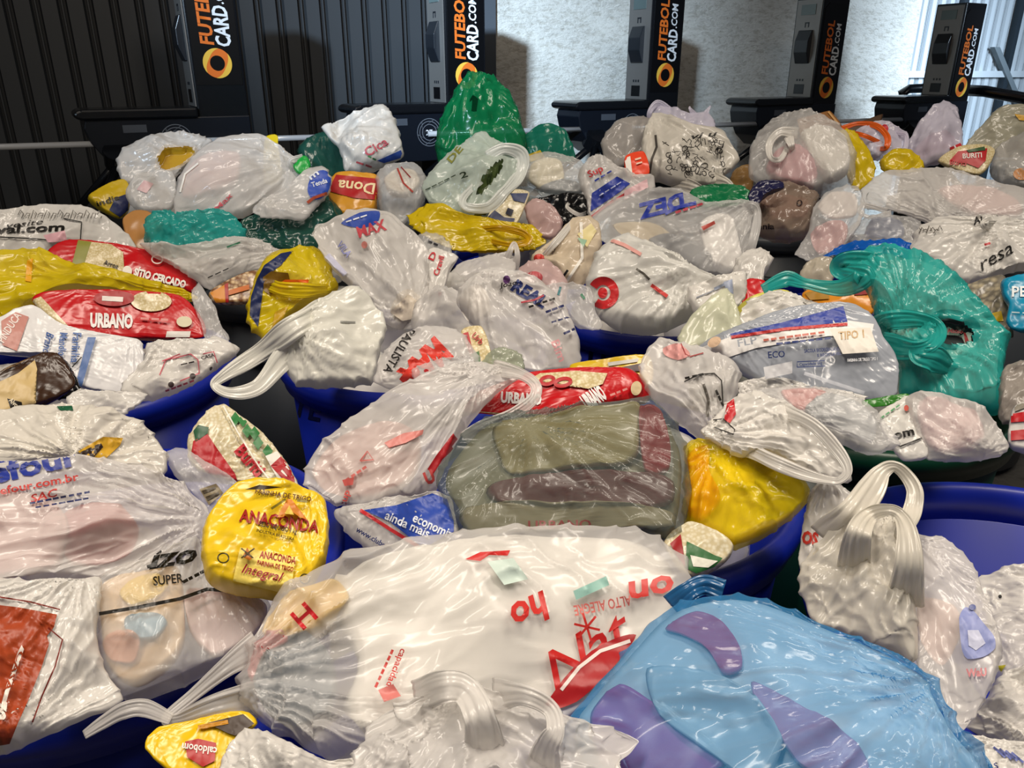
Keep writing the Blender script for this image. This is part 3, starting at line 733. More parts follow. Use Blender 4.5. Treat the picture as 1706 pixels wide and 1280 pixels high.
b = Bag('flour_packet', 'yellow wheat flour packet with red and black lettering', 'flour',
  '335,912 344,872 368,840 400,808 450,806 505,818 543,840 546,920 530,962 502,1003 450,998 370,984 343,966', pack('#ecc723'), o=-.055, ff=.32, p=3.4, wr=.028, lump=.08)
b.T('ANACONDA', 398, 868, 530, 888, 20, '#a8231b', 0, .03).T('FARINHA DE TRIGO', 425, 822, 518, 836, 8, '#5a2a14').T('PESO LIQUIDO 1 kg', 432, 876, 494, 890, 8, '#2a2014').T('INDUSTRIA BRASILEIRA', 427, 886, 490, 901, 5, '#2a2014')
b.D('400,912 492,928 484,992 388,968', '#f4dc6a').T('ANACONDA', 432, 929, 492, 940, 12, '#a8231b', 0, .02).T('FARINHA DE TRIGO', 428, 941, 488, 953, 8, '#a8231b').T('Integral', 402, 954, 470, 970, 16, '#9c1c2c', .3, .01)
b.D('462,862 478,832 486,832 512,866 500,862 482,850 472,862', '#d8821e').D('474,856 482,842 490,858', '#f0d050').L('452,848 476,832', 4, '#8a7a20').L('495,834 512,836', 4, '#8a7a20').D('404,928 412,912 420,930 416,934', '#c8741e').L('402,914 422,930', 2.5, '#5a4a2a').L('402,930 424,914', 2.5, '#5a4a2a')
b.R(372, 930, 9, 8, 2.5, '#4a4216').R(508, 965, 8, 8, 2.5, '#4a4216').D('408,816 432,808 470,812 440,816', '#3a2a14')
b = Bag('rice_packet', 'clear rice packet with red label and green diamonds, standing beside the yellow flour', PKT,
  '312,735 328,706 350,681 374,675 398,692 440,726 480,775 502,822 470,820 400,806 340,788 316,770', RICE2, o=.01, ff=.22, p=2.8, wr=.035)
b.D('318,758 322,735 345,722 362,748 392,790 396,804 345,788', '#b3222a').D('322,718 330,708 348,712 346,722 326,736', '#2c5a3c').T('Buriti', 390, 752, 428, 796, 22, '#c02430', 0, .04)
for (x, y) in ((392, 698), (412, 718), (430, 738), (405, 700), (424, 722), (446, 752)): b.D([(x-9, y), (x, y-12), (x+9, y), (x, y+12)], '#2e7a3c')
b.L('372,676 396,720 432,778 462,815', 2.5, '#efece0').D('442,760 462,752 490,792 500,820 470,812', '#e8e4da').T('B', 452, 775, 486, 812, 24, '#b01c24', 0, .05).D('440,805 462,800 470,815', '#2e7a3c')
b = Bag('carrier_bag', 'clear bag with fine dark print between flour packet and rice packet', CB, '278,752 310,749 345,775 395,802 392,825 352,856 325,825 290,792', CM, o=.03, wr=.06)
b.D('332,815 360,806 372,822 348,842', '#8a7d62').D('336,818 358,811 360,815 340,823', '#4a4030').D('342,828 364,820 366,824 346,834', '#4a4030')

# ---- left middle bin
b = Bag('coffee_pack', 'brown coffee pack with beige label and gathered dark top', 'coffee', '-30,640 0,628 32,608 70,590 95,590 112,608 126,640 102,660 62,682 20,693 -30,700', pack('#3a2312'), o=-.05, ff=.32, p=2.8, wr=0.0220)
b.D('-20,645 30,622 58,600 62,615 22,650 12,655 60,672 25,692 -20,695', '#cdb27a').D('12,664 36,670 40,690 20,688', '#171008').T('Alvorada', 14, 668, 38, 690, 8, '#e8dcc0').L('0,618 50,596', 3, '#7a5b2c')
b = Bag('plastic_wrap', 'black crinkled plastic beside the brown coffee pack', CB, '72,630 95,596 115,610 134,645 125,662 95,665 75,672 62,660', BLK, o=-.01, wr=.09)
b = Bag('cassava_flour_packet', 'white cassava flour packet with blue lettering and salmon label', 'flour', '-30,545 0,528 32,512 62,512 112,552 190,561 236,570 238,620 216,652 170,652 128,642 108,602 60,592 -30,585', pack('#e9e8e8'), o=-.015, ff=.26, p=2.8, wr=0.0193)
b.D('2,535 26,520 48,528 28,585 4,575', '#c98b80').T('PINDUCA', 6, 572, 36, 526, 13, '#f2e6e0').T('Farinha', 122, 554, 118, 604, 14, '#4a6aa8').T('Mandioca', 100, 554, 96, 604, 13, '#4a6aa8').T('Branca', 78, 553, 70, 592, 13, '#3c5c9c', .3).D('146,562 160,562 136,645 126,640', '#5a78b0').L('120,612 136,595', 2, '#2a2a2a')
b = Bag('rice_packet', 'red rice packet with white lettering and clear window under the yellow bag film', PKT, '52,498 80,488 160,488 290,490 325,515 341,540 336,563 230,564 115,560 92,548 70,525', RED, o=-.06, ff=.26, p=3.2, wr=0.0138, lump=.08)
b.T('URBANO', 150, 544, 221, 546, 22, '#f3f1ee', 0, .05).D('52,500 68,494 118,548 114,559 92,546', '#cdb98c', mat=RICE).E(252, 502, 34, 17, '#d8c8a0', 0, mat=RICE).E(190, 497, 34, 13, '#a8141a').L('170,497 205,499', 8, '#efe8e0').E(307, 536, 13, 9, '#d9cfae').D('278,552 318,552 316,562 276,562', '#e9e4dc').G(233, 533, 284, 536, 8, '#d98a84')
b = Bag('rice_packet', 'red and clear rice packet with white oval lettering on top of the yellow film', PKT, '80,418 102,402 132,399 183,405 253,420 292,442 328,470 322,489 259,474 195,465 137,453 100,436', RED, o=-.05, ff=.28, fb=.5, p=3, wr=0.0165, lump=.08)
b.D('131,400 185,407 205,420 208,464 140,452 128,430', '#d0bd88', mat=RICE).D('130,400 152,403 140,440 120,440', '#8a8a34').T('SÍTIO CERCADO', 222, 458, 308, 480, 12, '#f3efe8', 0, .05).E(212, 452, 8, 9, '#efe8dc').T('Arroz', 172, 440, 196, 448, 8, '#2a2218').G(164, 446, 198, 456, 5, '#2a2218').R(262, 432, 9, 7, 2, '#e8d8d0')
b = Bag('carrier_bag', 'yellow translucent carrier bag torn open over the red rice packets', CB, '-60,440 0,420 70,414 105,436 150,456 200,468 262,473 322,488 328,500 240,500 150,496 80,496 40,516 0,542 -60,560', YEL, o=-.065, ff=.22, wr=.06, tie=[(330, 492)])
b.D('45,434 55,430 52,470 42,468', '#e8a80e').L('330,478 338,490 332,500', 7, '#e0b010')
b = Bag('carrier_bag', 'white bag with black handwritten web address and line drawings on the left edge', CB, '-60,362 20,351 80,343 140,346 176,361 206,386 226,407 222,440 160,455 80,460 0,462 -60,450', W, o=-.12, ff=.20, fb=.5, wr=.045)
b.T('vesite', 12, 380, 72, 373, 9, '#1c1a18', .35, .0).T('cival.com', -30, 390, 108, 384, 13, '#17140f', .1, .03).L('-20,394 60,398 115,404 134,402 136,370 106,364', 2, '#1c1a18')
for k in range(14): x = 30+k*11; b.L([(x, 358+(k % 3)*3), (x+4, 350+(k % 2)*5), (x+9, 356), (x+6, 364)], 1.6, '#6a6660', 'printed_drawing')
b.D('72,392 108,384 112,402 80,404', '#e6b4bc')
b = Bag('carrier_bag', 'white bag with pink outline van drawing draped on the blue rim', CB, '205,640 240,602 246,574 300,566 345,568 355,560 378,570 400,583 368,608 322,640 275,661 240,668 212,662', W, o=-.03, ff=.22, wr=.055)
b.L('266,625 276,600 318,590 330,600 332,622 300,635', 2, '#c85a68').L('270,602 300,590', 2, '#c85a68').E(285, 641, 5, 5, '#3a2c2c').E(321, 627, 5, 5, '#3a2c2c').E(353, 615, 4, 4, '#3a2c2c').L('338,590 356,586 362,605', 2, '#c85a68').G(300, 610, 326, 604, 5, '#3a3030').T('CASA', 336, 600, 358, 594, 6, '#3a3030').G(274, 655, 325, 636, 7, '#c85a68')
b = Bag('carrier_bag', 'clear bag end beside the points of the red rice packets', CB, '318,492 332,472 346,495 360,512 366,540 382,562 372,584 345,575 336,545', CM, o=.0, wr=.07)
b = Bag('carrier_bag', 'plain white film below the cassava flour packet at the blue rim', CB, '110,668 130,650 170,656 245,655 218,684 190,696 120,690', W, o=.02, wr=.07)

# ---- dark grey bin and heap before the dark wall
b = Bag('carrier_bag', 'pale grey-white bag with tiny dark print below the small teal bag', CB, '232,405 262,412 292,422 335,412 380,400 402,396 432,400 470,420 442,442 405,457 372,472 350,484 326,468 290,442 250,424', WS, o=-.04, ff=.26, wr=.07, tie=[(470, 420)])
b.G(345, 465, 382, 448, 4, '#3a3a38').L('378,412 400,404', 3, '#3c7a5c')
b = Bag('bean_packet', 'clear packet of beans with orange label at the dark grey rim', PKT, '348,488 380,470 410,455 432,452 430,480 420,505 360,506', BEAN, o=-.02, ff=.28, p=3, wr=0.0110)
b.D('350,488 375,474 376,504 360,505', '#d98a1c').D('380,484 415,474 416,482 381,492', '#c86a1c').D('374,474 380,471 381,504 376,504', '#a81c1c')
b = Bag('carrier_bag', 'small teal crumpled bag on the heap before the dark wall', CB, '240,382 250,360 285,352 302,368 328,354 370,352 400,370 412,394 390,410 340,422 296,432 256,418 240,398', TEAL, o=-.07, ff=.34, fb=.55, wr=.08, tie=[(290, 375)])
b = Bag('garbage_bag', 'dark green bin bag behind the yellow and navy bag', CB, '402,368 430,358 480,350 530,334 558,338 572,360 548,380 535,398 532,418 490,424 460,416 420,406 408,388', DGRN, o=.03, ff=.30, wr=.05)
b = Bag('carrier_bag', 'yellow and navy carrier bag with open handle showing an orange packet', CB, '414,502 425,470 440,440 465,420 500,411 532,415 548,440 562,482 530,500 500,512 472,540 448,568 420,552 411,525', YEL, o=-.02, ff=.34, wr=.06, tie=[(540, 490)])
b.D('418,495 428,465 440,442 468,422 488,418 470,440 455,452 440,470 436,500 430,545 416,525', '#1e2a58').D('438,462 452,452 480,455 484,470 470,480 450,492 440,485', '#7a5a10').D('456,478 475,466 515,466 512,476 480,480 460,490', '#e86a1a').D('458,520 480,510 470,535 452,555', '#c9a012')
b.handle('440,470,.06 470,482,.08 520,484,.08 560,480,.07', [18, 26, 22, 14])
b = Bag('carrier_bag', 'large bulging white bag on top of the heap before the dark wall', CB, '291,352 294,312 310,280 340,250 380,232 430,225 470,248 492,262 512,285 502,312 462,328 425,348 402,362 330,366 300,368', WS, o=-.12, ff=.34, wr=.04, tie=[(495, 270)], lump=.15)
b.inside('food_packet', 'rose box showing through the large bulging white bag', PKT, '305,330 312,285 350,262 400,262 395,310 350,330', pack('#d0a8a0'))
b.T('Max', 362, 352, 388, 326, 8, '#d0606a').L('300,320 308,290 330,272', 3, '#f2efe8')
b.handle('500,290,.05 485,270,.06 505,262,.05', [16, 12, 10])
b = Bag('carrier_bag', 'white bag with open handle over an oil bottle behind the bulging bag', CB, '194,272 204,250 235,235 300,222 352,232 335,252 305,282 285,300 250,302 205,306', WS, o=.0, ff=.3, wr=.06, holes=[[(262, 262), (275, 246), (318, 244), (325, 254), (300, 275), (270, 286)]])
b.inside('oil_bottle', 'amber oil bottle showing in the open handle of the white bag', 'bottle', '258,285 268,250 290,244 330,248 325,262 300,280', pack('#b8901c'), k=.6)
b = Bag('carrier_bag', 'white bag with pink tint wedged below the oil bottle bag', CB, '210,322 235,292 285,286 294,310 288,348 252,356 222,346', WS, o=-.02, wr=.06)
b.D('228,316 240,300 256,306 244,322', '#d8b4b4')
b = Bag('snack_packet', 'yellow and navy packet leaning at the edge of the heap by the dark wall', PKT, '146,332 170,315 206,299 218,318 214,352 198,364 165,348', pack('#c8a81c'), o=.02, ff=.3, p=3, wr=0.0220)
b.D('182,350 192,330 214,322 214,350 200,362', '#1c2450').T('india', 162, 344, 200, 332, 9, '#2a2410')
b = Bag('food_packet', 'tan and orange packet behind the small teal bag', PKT, '204,366 225,350 256,358 275,392 262,425 222,420 210,396', pack('#b8844c'), o=-.04, fb=.5, p=3, wr=0.0165)
b = Bag('snack_packet', 'tiny yellow packet corner standing up behind the bulging white bag', PKT, '440,240 445,226 462,225 464,246 470,300 440,305', pack('#d9c21c'), o=-.06, p=3, wr=0.0165)
b = Bag('carrier_bag', 'white bag with round blue logo beside the dark green bags', CB, '420,350 445,330 492,308 512,282 540,280 553,300 546,326 522,352 506,367 470,364 436,362', WS, o=-.12, ff=.30, fb=.16, wr=.05, tie=[(435, 335)])
b.E(532, 308, 18, 26, '#3050b0', 25).L('512,338 522,330 545,322', 5, '#c05a40').T('Tenda', 520, 312, 546, 304, 8, '#e8ecf4').T('m', 518, 300, 532, 290, 10, '#e8ecf4')
b = Bag('snack_packet', 'small round green packet poking out above the round blue logo', PKT, '488,275 495,262 512,262 518,278 508,292 494,288', pack('#14a03c'), o=-.12, ff=.4, p=2.4, wr=0.0165)
b = Bag('garbage_bag', 'dark green bag tucked behind the crumpled white bag with red script', CB, '494,252 515,235 545,222 575,235 585,270 590,330 560,345 525,330 510,285', DGRN, o=.13, ff=.36, wr=.05)
b = Bag('carrier_bag', 'crumpled white bag with red script standing on the heap beside turnstile 27', CB, '538,214 560,205 588,190 615,182 637,176 655,197 668,238 673,262 648,273 605,287 575,284 566,250', film('#e9e6e0', .93), o=-.02, ff=.32, wr=.07, tie=[(560, 240)])
b.T('Cica', 612, 262, 648, 240, 15, '#c8606c').G(592, 272, 622, 282, 7, '#c85a60').D('628,268 668,250 672,262 640,272', '#3450a0').G(612, 262, 628, 270, 7, '#4c8c5c')
b = Bag('snack_packet', 'red and yellow snack packet with upside down cream lettering', PKT, '545,318 560,290 600,292 633,298 629,335 622,357 566,359', pack('#d8982c'), o=-.02, ff=.28, p=3, wr=0.0165)
b.D('546,318 560,291 632,298 628,333 590,330', '#b01c1e').T('Dona', 626, 306, 564, 300, 18, '#f0d8a8', .1, .02)
b = Bag('carrier_bag', 'smoky clear bag with boxes between snack packet and open green-white bag', CB, '626,300 640,277 665,270 692,272 712,300 708,332 690,358 660,380 636,356', CM, o=-.03, ff=.34, wr=.06)
b.inside('food_box', 'cream box showing inside the smoky clear bag', PKT, '640,300 660,282 690,284 700,310 680,330 650,325', pack('#dcd0bc')); b.L('662,280 672,305 688,320', 3, '#b0463c').L('668,278 684,296', 2, '#8a2c2c')
b = Bag('garbage_bag', 'tall bulging bright green bag with torn hole, tallest on the heap', CB, '725,258 730,220 750,180 776,150 806,138 832,146 852,170 866,200 874,240 870,272 800,285 740,280', GRN, o=-.0, ff=.36, wr=.06, tie=[(780, 150)], holes=[[(783, 160), (798, 163), (793, 186), (787, 182)]])
b = Bag('garbage_bag', 'low teal-green bag beside the tall bright green bag', CB, '872,232 895,212 932,212 950,235 958,268 905,275 878,270', film('#177a62', .85, .3, 28, .55), o=.05, ff=.36, wr=.06)
b.D('878,258 900,250 908,262 884,270', '#c8a82c')
b = Bag('carrier_bag', 'pale green-white carrier bag with open mouth showing a green packet', CB, '702,312 716,290 752,252 778,234 803,218 828,238 850,250 870,266 866,292 852,320 816,354 790,370 746,356 715,335', film('#d6e2d6', .74, .28), o=-.10, ff=.3, wr=.05, tie=[(835, 270)], lump=.15,
  holes=[[(793, 322), (800, 296), (830, 268), (838, 266), (836, 284), (812, 312), (800, 326)]])
b.inside('food_packet', 'green and brown packet in the open mouth of the pale green bag', PKT, '790,325 800,298 832,264 842,268 836,290 812,318', pack('#5a6a3a'), k=.55)
b.handle('812,262,.09 840,248,.10 868,258,.09 866,290,.08 840,320,.08 815,345,.08 780,346,.08 772,330,.07 800,300,.08', [18, 20, 22, 20, 20, 18, 16, 12, 14], film('#e8ece6', .9))
b.T('DE', 752, 272, 772, 248, 11, '#8a8a3c').G(708, 318, 760, 292, 3, '#3a4a3a').T('2', 768, 298, 780, 294, 10, '#2a3a2a').D('788,360 800,346 818,350 812,364', '#8a8a20')
b = Bag('bean_packet', 'clear packet with navy label standing beside the open pale green bag', PKT, '810,366 830,335 855,316 882,320 874,346 860,374 832,376', RICE2, o=-.06, ff=.26, p=3, wr=0.0165)
b.D('850,322 880,322 874,338 856,334', '#1c2c5c').D('812,362 824,350 840,362 858,364 854,374 820,370', '#1c2450').D('846,346 856,350 852,360 842,356', '#1a1c30')
b = Bag('carrier_bag', 'deep yellow carrier bag flattened across the middle of the heap', CB, '678,366 700,345 736,339 770,358 830,372 882,374 908,402 884,416 800,420 750,414 702,390', YEL2, o=-.02, ff=.26, wr=.06, tie=[(880, 395)])
b.handle('790,385,.08 830,380,.09 870,388,.09 880,402,.09 850,408,.09 800,398,.08', [12, 10, 12, 12, 10, 8], film('#d9a90c', .95))
b = Bag('carrier_bag', 'clear bag with cream contents beyond the pale green-white bag', CB, '868,292 880,265 900,256 935,262 962,268 986,292 974,318 930,324 890,314', CM, o=-.04, fb=.16, ff=.34, wr=.05)
b.inside('food_packet', 'cream packet showing in the clear bag near the black bag', PKT, '880,300 890,272 930,268 940,300 910,320', pack('#e0d6b4')); b.inside('food_packet', 'slate packet low in the clear bag near the black bag', PKT, '895,318 940,302 972,312 960,330 920,334', pack('#7c8488'))
b = Bag('carrier_bag', 'small rosy bag beside the black bag in the middle heap', CB, '873,346 895,334 926,352 938,376 922,398 890,390', film('#d8b8b4', .8), o=-.02, wr=.05)
b = Bag('garbage_bag', 'black bag sunk in the middle of the heap', CB, '888,335 930,325 975,325 992,350 980,375 935,380 905,365', BLK, o=.02, ff=.22, wr=.07)
b.handle('952,335,.06 945,345,.07 965,358,.07 982,352,.06', [6, 6, 6, 6], W)
b = Bag('carrier_bag', 'white bag with blue band and red script beside orange carton corner', CB, '962,296 985,268 1010,272 1032,298 1062,298 1090,292 1086,320 1040,345 990,372 980,360 976,330', WS, o=-.10, ff=.3, wr=.05)
b.D('984,352 986,322 1028,294 1050,306 1030,322 996,345', '#2a3c9c').T('Sup', 982, 296, 1006, 284, 11, '#c83a40').G(990, 304, 1020, 286, 6, '#2a3c9c').L('985,362 1010,342 1050,318', 4, '#c84a50').G(998, 328, 1036, 304, 4, '#c8d0ec').D('1040,318 1078,298 1080,312 1040,334', '#dcb4b8')
b = Bag('food_carton', 'bright orange-red carton corner in front of the doodle printed bag', PKT, '1041,263 1072,252 1082,289 1046,294', pack('#e8431c'), o=-.16, ff=.3, p=5, wr=0.0055)
b.D('1040,264 1050,260 1054,293 1046,294', '#ece6dc').L('1058,266 1068,263', 3, '#f0c8b0').L('1060,273 1070,270', 2.5, '#f0c8b0')
b = Bag('carrier_bag', 'white bag covered in black doodle drawings', CB, '1070,272 1072,220 1090,188 1120,198 1150,213 1202,216 1216,240 1232,266 1207,292 1187,308 1130,308 1085,298', film('#e2ddd2', .9), o=-.08, ff=.34, wr=.04, tie=[(1085, 190)])
rr = random.Random(5)
for k in range(70):
    u_, v_ = rr.random(), rr.random(); x = 1105+u_*95+v_*12; y = 228+v_*66
    if k % 3 == 0: b.R(x, y, rr.uniform(3, 7), rr.uniform(2, 5), 1.5, '#2a2622', 0, rr.choice((240, 360)), rr.uniform(0, 180), 'printed_drawing')
    else:
        a = rr.uniform(0, 6.3); w_ = rr.uniform(4, 11); b.L([(x, y), (x+w_*math.cos(a), y+w_*.7*math.sin(a)), (x+w_*math.cos(a+.9), y+w_*.8*math.sin(a+.9)), (x+4, y+6)], 1.4, '#2a2622', 'printed_drawing')
b.L('1082,290 1086,265 1094,245 1092,225', 4, '#55504a').T('vi u', 1152, 232, 1196, 226, 9, '#1c1a18', .3)
b.handle('1185,300,.05 1210,305,.05 1226,325,.05', [26, 16, 8]).handle('1120,305,.04 1150,312,.05 1180,324,.05', [30, 22, 10], seed=3)
b = Bag('carrier_bag', 'smoky grey clear bag left of the doodle printed bag', CB, '1001,242 1025,206 1058,197 1088,204 1084,240 1062,264 1020,280', film('#c4beb8', .66, .25), o=.02, ff=.36, wr=.05)
b = Bag('carrier_bag', 'lilac-white thin bag with thin pointed ears behind the doodle printed bag', CB, '1078,204 1094,174 1114,178 1150,190 1180,188 1192,210 1186,226 1130,226 1090,220', LIL, o=.03, ff=.3, wr=.07)
b.handle('1160,195,.02 1150,182,.02 1149,177,.02', [10, 5, 2]).handle('1172,195,.02 1180,182,.02 1184,176,.02', [10, 5, 2]).handle('1085,205,.04 1082,188,.04 1095,173,.04 1115,185,.04', [8, 8, 12, 12])
b.E(1128, 206, 10, 7, '#dca8b0')
b = Bag('garbage_bag', 'flat deep green bag below the doodle printed bag', CB, '1150,318 1190,306 1240,313 1255,336 1205,348 1165,346', GRN, o=-.06, ff=.4, wr=.06)
b = Bag('carrier_bag', 'big clear carrier bag with bold blue upside down lettering over white packs', CB, '983,368 1008,340 1060,322 1130,316 1186,345 1258,339 1265,375 1256,428 1242,462 1190,466 1140,450 1080,425 1040,410 1000,400', CM, o=-.10, ff=.30, wr=.04, tie=[(1260, 345)], lump=.15)
b.inside('food_box', 'white carton showing in the big clear bag with blue lettering', PKT, '1165,385 1180,368 1215,370 1235,430 1225,455 1180,440', pack('#efece8'), k=.9)
b.inside('food_packet', 'beige packet low in the big clear bag with blue lettering', PKT, '1020,375 1080,370 1120,395 1130,420 1060,405', pack('#cbb890')); b.inside('food_packet', 'grey packet low in the big clear bag with blue lettering', PKT, '1080,400 1120,395 1180,430 1180,455 1120,430', pack('#6a6c70'))
b.T('DEZ', 1138, 322, 1060, 342, 24, '#2438a0', .1, .05).G(1172, 342, 1124, 358, 9, '#c04a58').L('1108,356 1130,345 1160,338', 6, '#2438a0').D('1168,378 1190,368 1192,373 1172,384', '#c85a50')
b.handle('1240,350,.06 1252,342,.07 1262,355,.07 1255,400,.06 1238,440,.06', [16, 14, 12, 14, 22])
b = Bag('carrier_bag', 'beige tinted bag with twisted handle beside the big clear bag', CB, '884,432 920,402 955,367 985,363 1001,386 999,422 978,470 945,482 915,450 895,445', film('#ecdcc2', .8), o=-.06, ff=.32, wr=.06, tie=[(890, 430)])
b.T('VEZUA', 922, 425, 928, 405, 6, '#5a4a4a').E(898, 430, 9, 7, '#c8382c').D('962,390 985,372 994,385 978,412', '#e2d49a').L('940,475 970,430 968,370', 5, '#f0ece2').D('962,396 978,400 972,412', '#9cc0a4').L('932,470 946,450', 4, '#18181a')
b.handle('895,440,.05 925,405,.06 958,366,.06', [10, 12, 10], W)
b = Bag('carrier_bag', 'white bag with red ring logo at the blue rim', CB, '978,492 984,442 1005,415 1040,393 1072,405 1112,430 1146,455 1160,475 1200,472 1192,505 1135,540 1080,555 1030,550 1000,530', film('#e9e8e2', .85), o=-.075, ff=.30, wr=.05, tie=[(1150, 470)])
b.R(1005, 488, 19, 20, 14, '#c8282c', -150, 130).E(1004, 488, 8, 9, '#c8282c').L('1018,400 1040,408 1068,424', 6, '#e0a49c').L('1085,475 1112,494', 6, '#c8403c').L('1060,448 1072,456 1082,466', 4, '#5a564e')
b = Bag('carrier_bag', 'white bag with grey stripes beside the red ring logo bag', CB, '1145,482 1200,468 1240,452 1243,492 1205,530 1160,526', W, o=-.11, wr=.07)
b.L('1190,482 1215,470', 5, '#9aa4b8').D('1205,470 1220,465 1222,490 1210,484', '#a4aec4').L('1160,496 1190,484', 2, '#8a8e98')
b = Bag('carrier_bag', 'pale yellow-green peaked film at the side of the red ring logo bag', CB, '1128,568 1150,530 1206,481 1226,505 1236,552 1200,572 1150,584', film('#e4e6cc', .82), o=-.06, ff=.24, wr=.05, tie=[(1206, 482)])
b = Bag('carrier_bag', 'white crumpled bag end over the gap beside the dark grey bin', CB, '1225,436 1262,413 1288,430 1274,456 1262,510 1215,515', W, o=.03, fb=.7, wr=.09)
b = Bag('food_packet', 'red glossy packet end between the clear bag and the teal tail', PKT, '1236,478 1248,464 1272,467 1280,480 1270,520 1240,525', RED, o=-.0, fb=.7, p=2.6, wr=0.0220)
b = Bag('carrier_bag', 'greyish clear bag under the beige tinted bag at the blue rim', CB, '905,480 940,472 985,482 990,512 1004,548 962,545 928,510', CM, o=-.02, wr=.06)
b.L('930,492 934,478', 4, '#3a7a80').L('968,490 974,498', 4, '#3a8060')

# ---- middle blue bin
b = Bag('carrier_bag', 'tall white bag with blue and red top print heaped in the middle', CB, '524,386 545,367 590,350 640,352 676,375 706,405 722,440 724,480 717,515 697,537 660,548 625,525 600,494 570,464 545,434 530,410', WS, o=-.16, ff=.32, wr=.055, tie=[(690, 530)], lump=.14)
b.D('568,372 600,354 632,352 628,372 600,380', '#2c48a0', smooth=True).T('MAX', 598, 396, 645, 382, 18, '#c04a52', 0, .03).G(575, 372, 612, 360, 5, '#dfe4f0').T('VILA', 560, 408, 578, 430, 12, '#8a8ec4').L('545,425 575,458', 10, '#c4c4d8').D('650,520 680,490 700,505 696,530 670,535', '#d9cdbc').E(607, 408, 5, 6, '#d88a80')
b.inside('food_packet', 'cream packet showing at the mouth of the tall white bag', PKT, '650,520 680,488 705,505 698,530 668,540', pack('#cfc0a4'), k=.8)
b.handle('715,420,.06 722,460,.07 718,510,.07 695,538,.06 660,546,.06', [10, 14, 16, 14, 12])
b = Bag('carrier_bag', 'white bag corner with red lettering beside the tall middle bag', CB, '714,416 740,418 764,428 748,452 738,495 718,485', W, o=-.14, wr=.05)
b.T('Cravil', 730, 460, 740, 428, 9, '#c03038', 0, .03).T('D', 722, 435, 728, 422, 10, '#c03038').D('718,488 742,486 740,500 722,502', '#b82c30')
b = Bag('carrier_bag', 'boxy plain white bag on the blue rim with long drooping loop handle', CB, '473,592 500,540 540,505 580,484 612,494 641,535 642,550 632,582 622,637 560,644 500,643 480,627', film('#f1f0e6', .92), o=-.07, ff=.32, p=3, wr=.055, tie=[(480, 575)], lump=.1)
b.handle('540,520,.04 490,545,.05 430,590,.03 375,625,.02 358,642,.02 385,655,.03 430,645,.04 470,600,.05 500,575,.06', [44, 40, 30, 22, 16, 18, 26, 36, 50]).L('567,536 592,537', 3, '#8a8a84')
b = Bag('carrier_bag', 'white bag with big red letters and black lettering at the blue rim', CB, '624,634 640,590 672,560 722,545 772,558 792,590 806,610 740,648 690,655 650,650', WS, o=-.06, ff=.30, wr=.05)
b.T('MAX', 726, 562, 662, 622, 42, '#d63a2c', 0, .06).T('PAULISTA', 680, 545, 638, 618, 14, '#2a2624').D('665,632 690,600 700,620 685,650', '#d63a2c')
b = Bag('carrier_bag', 'small thin white bag with hanging corner in front of the red lettered bag', CB, '686,618 730,600 778,594 790,606 745,650 712,660 696,645', CM, o=-.06, ff=.28, wr=.08)
b.E(710, 618, 4, 3, '#c02c30')
b = Bag('carrier_bag', 'white bag with navy logo and phone numbers on the right of the middle bin', CB, '760,502 775,474 800,460 836,454 872,464 912,480 942,520 962,560 968,592 956,616 880,618 830,606 800,565 780,534', WS, o=-.09, ff=.32, wr=.045, tie=[(790, 470)], lump=.14)
b.T('REAL', 850, 482, 905, 514, 20, '#22306c', .1, .05).L('868,504 890,500 906,492', 3, '#b83a48').T('Joao', 832, 480, 862, 474, 8, '#33302c', .2).G(880, 515, 925, 500, 8, '#33302c').G(908, 524, 940, 512, 9, '#2a3060').G(918, 540, 950, 530, 7, '#2a3060').G(938, 560, 964, 548, 9, '#2a3060').T('Bim', 918, 570, 932, 604, 14, '#e0a4a8').E(844, 466, 6, 7, '#5a3468')
b.inside('food_packet', 'round white packet at the side of the navy logo bag', PKT, '765,505 785,490 812,500 818,530 795,545 775,530', pack('#ece6de'), k=.9)
b = Bag('rice_packet', 'narrow rice packet with red and green label behind the navy logo bag', PKT, '768,552 800,543 814,570 820,612 792,608', RICE, o=-.11, ff=.24, p=3, wr=0.0110)
b.D('770,556 780,553 792,600 786,600', '#b02428').T('Urb', 785, 560, 800, 575, 10, '#b02428').D('784,590 798,585 800,603 792,604', '#3c6c34')
b = Bag('carrier_bag', 'small greenish clear bag tucked under the navy logo bag', CB, '800,612 815,590 840,580 868,592 872,616 840,622', film('#b8c0a8', .6, .22), o=-.07, wr=.08)
b = Bag('carrier_bag', 'thin white bag with upright handle behind the navy logo bag', CB, '738,475 765,440 800,430 842,420 858,432 856,460 800,470 765,490', WS, o=-.02, wr=.06)
b.handle('842,440,.03 850,418,.03 857,406,.03 862,425,.03 858,450,.03', [14, 10, 8, 9, 12])
b = Bag('carrier_bag', 'greyish crumpled film right of the tall middle bag', CB, '690,404 710,390 738,396 752,412 750,460 735,500 700,490', CM, o=.0, wr=.08)
b.G(712, 404, 730, 412, 8, '#3a3a40')

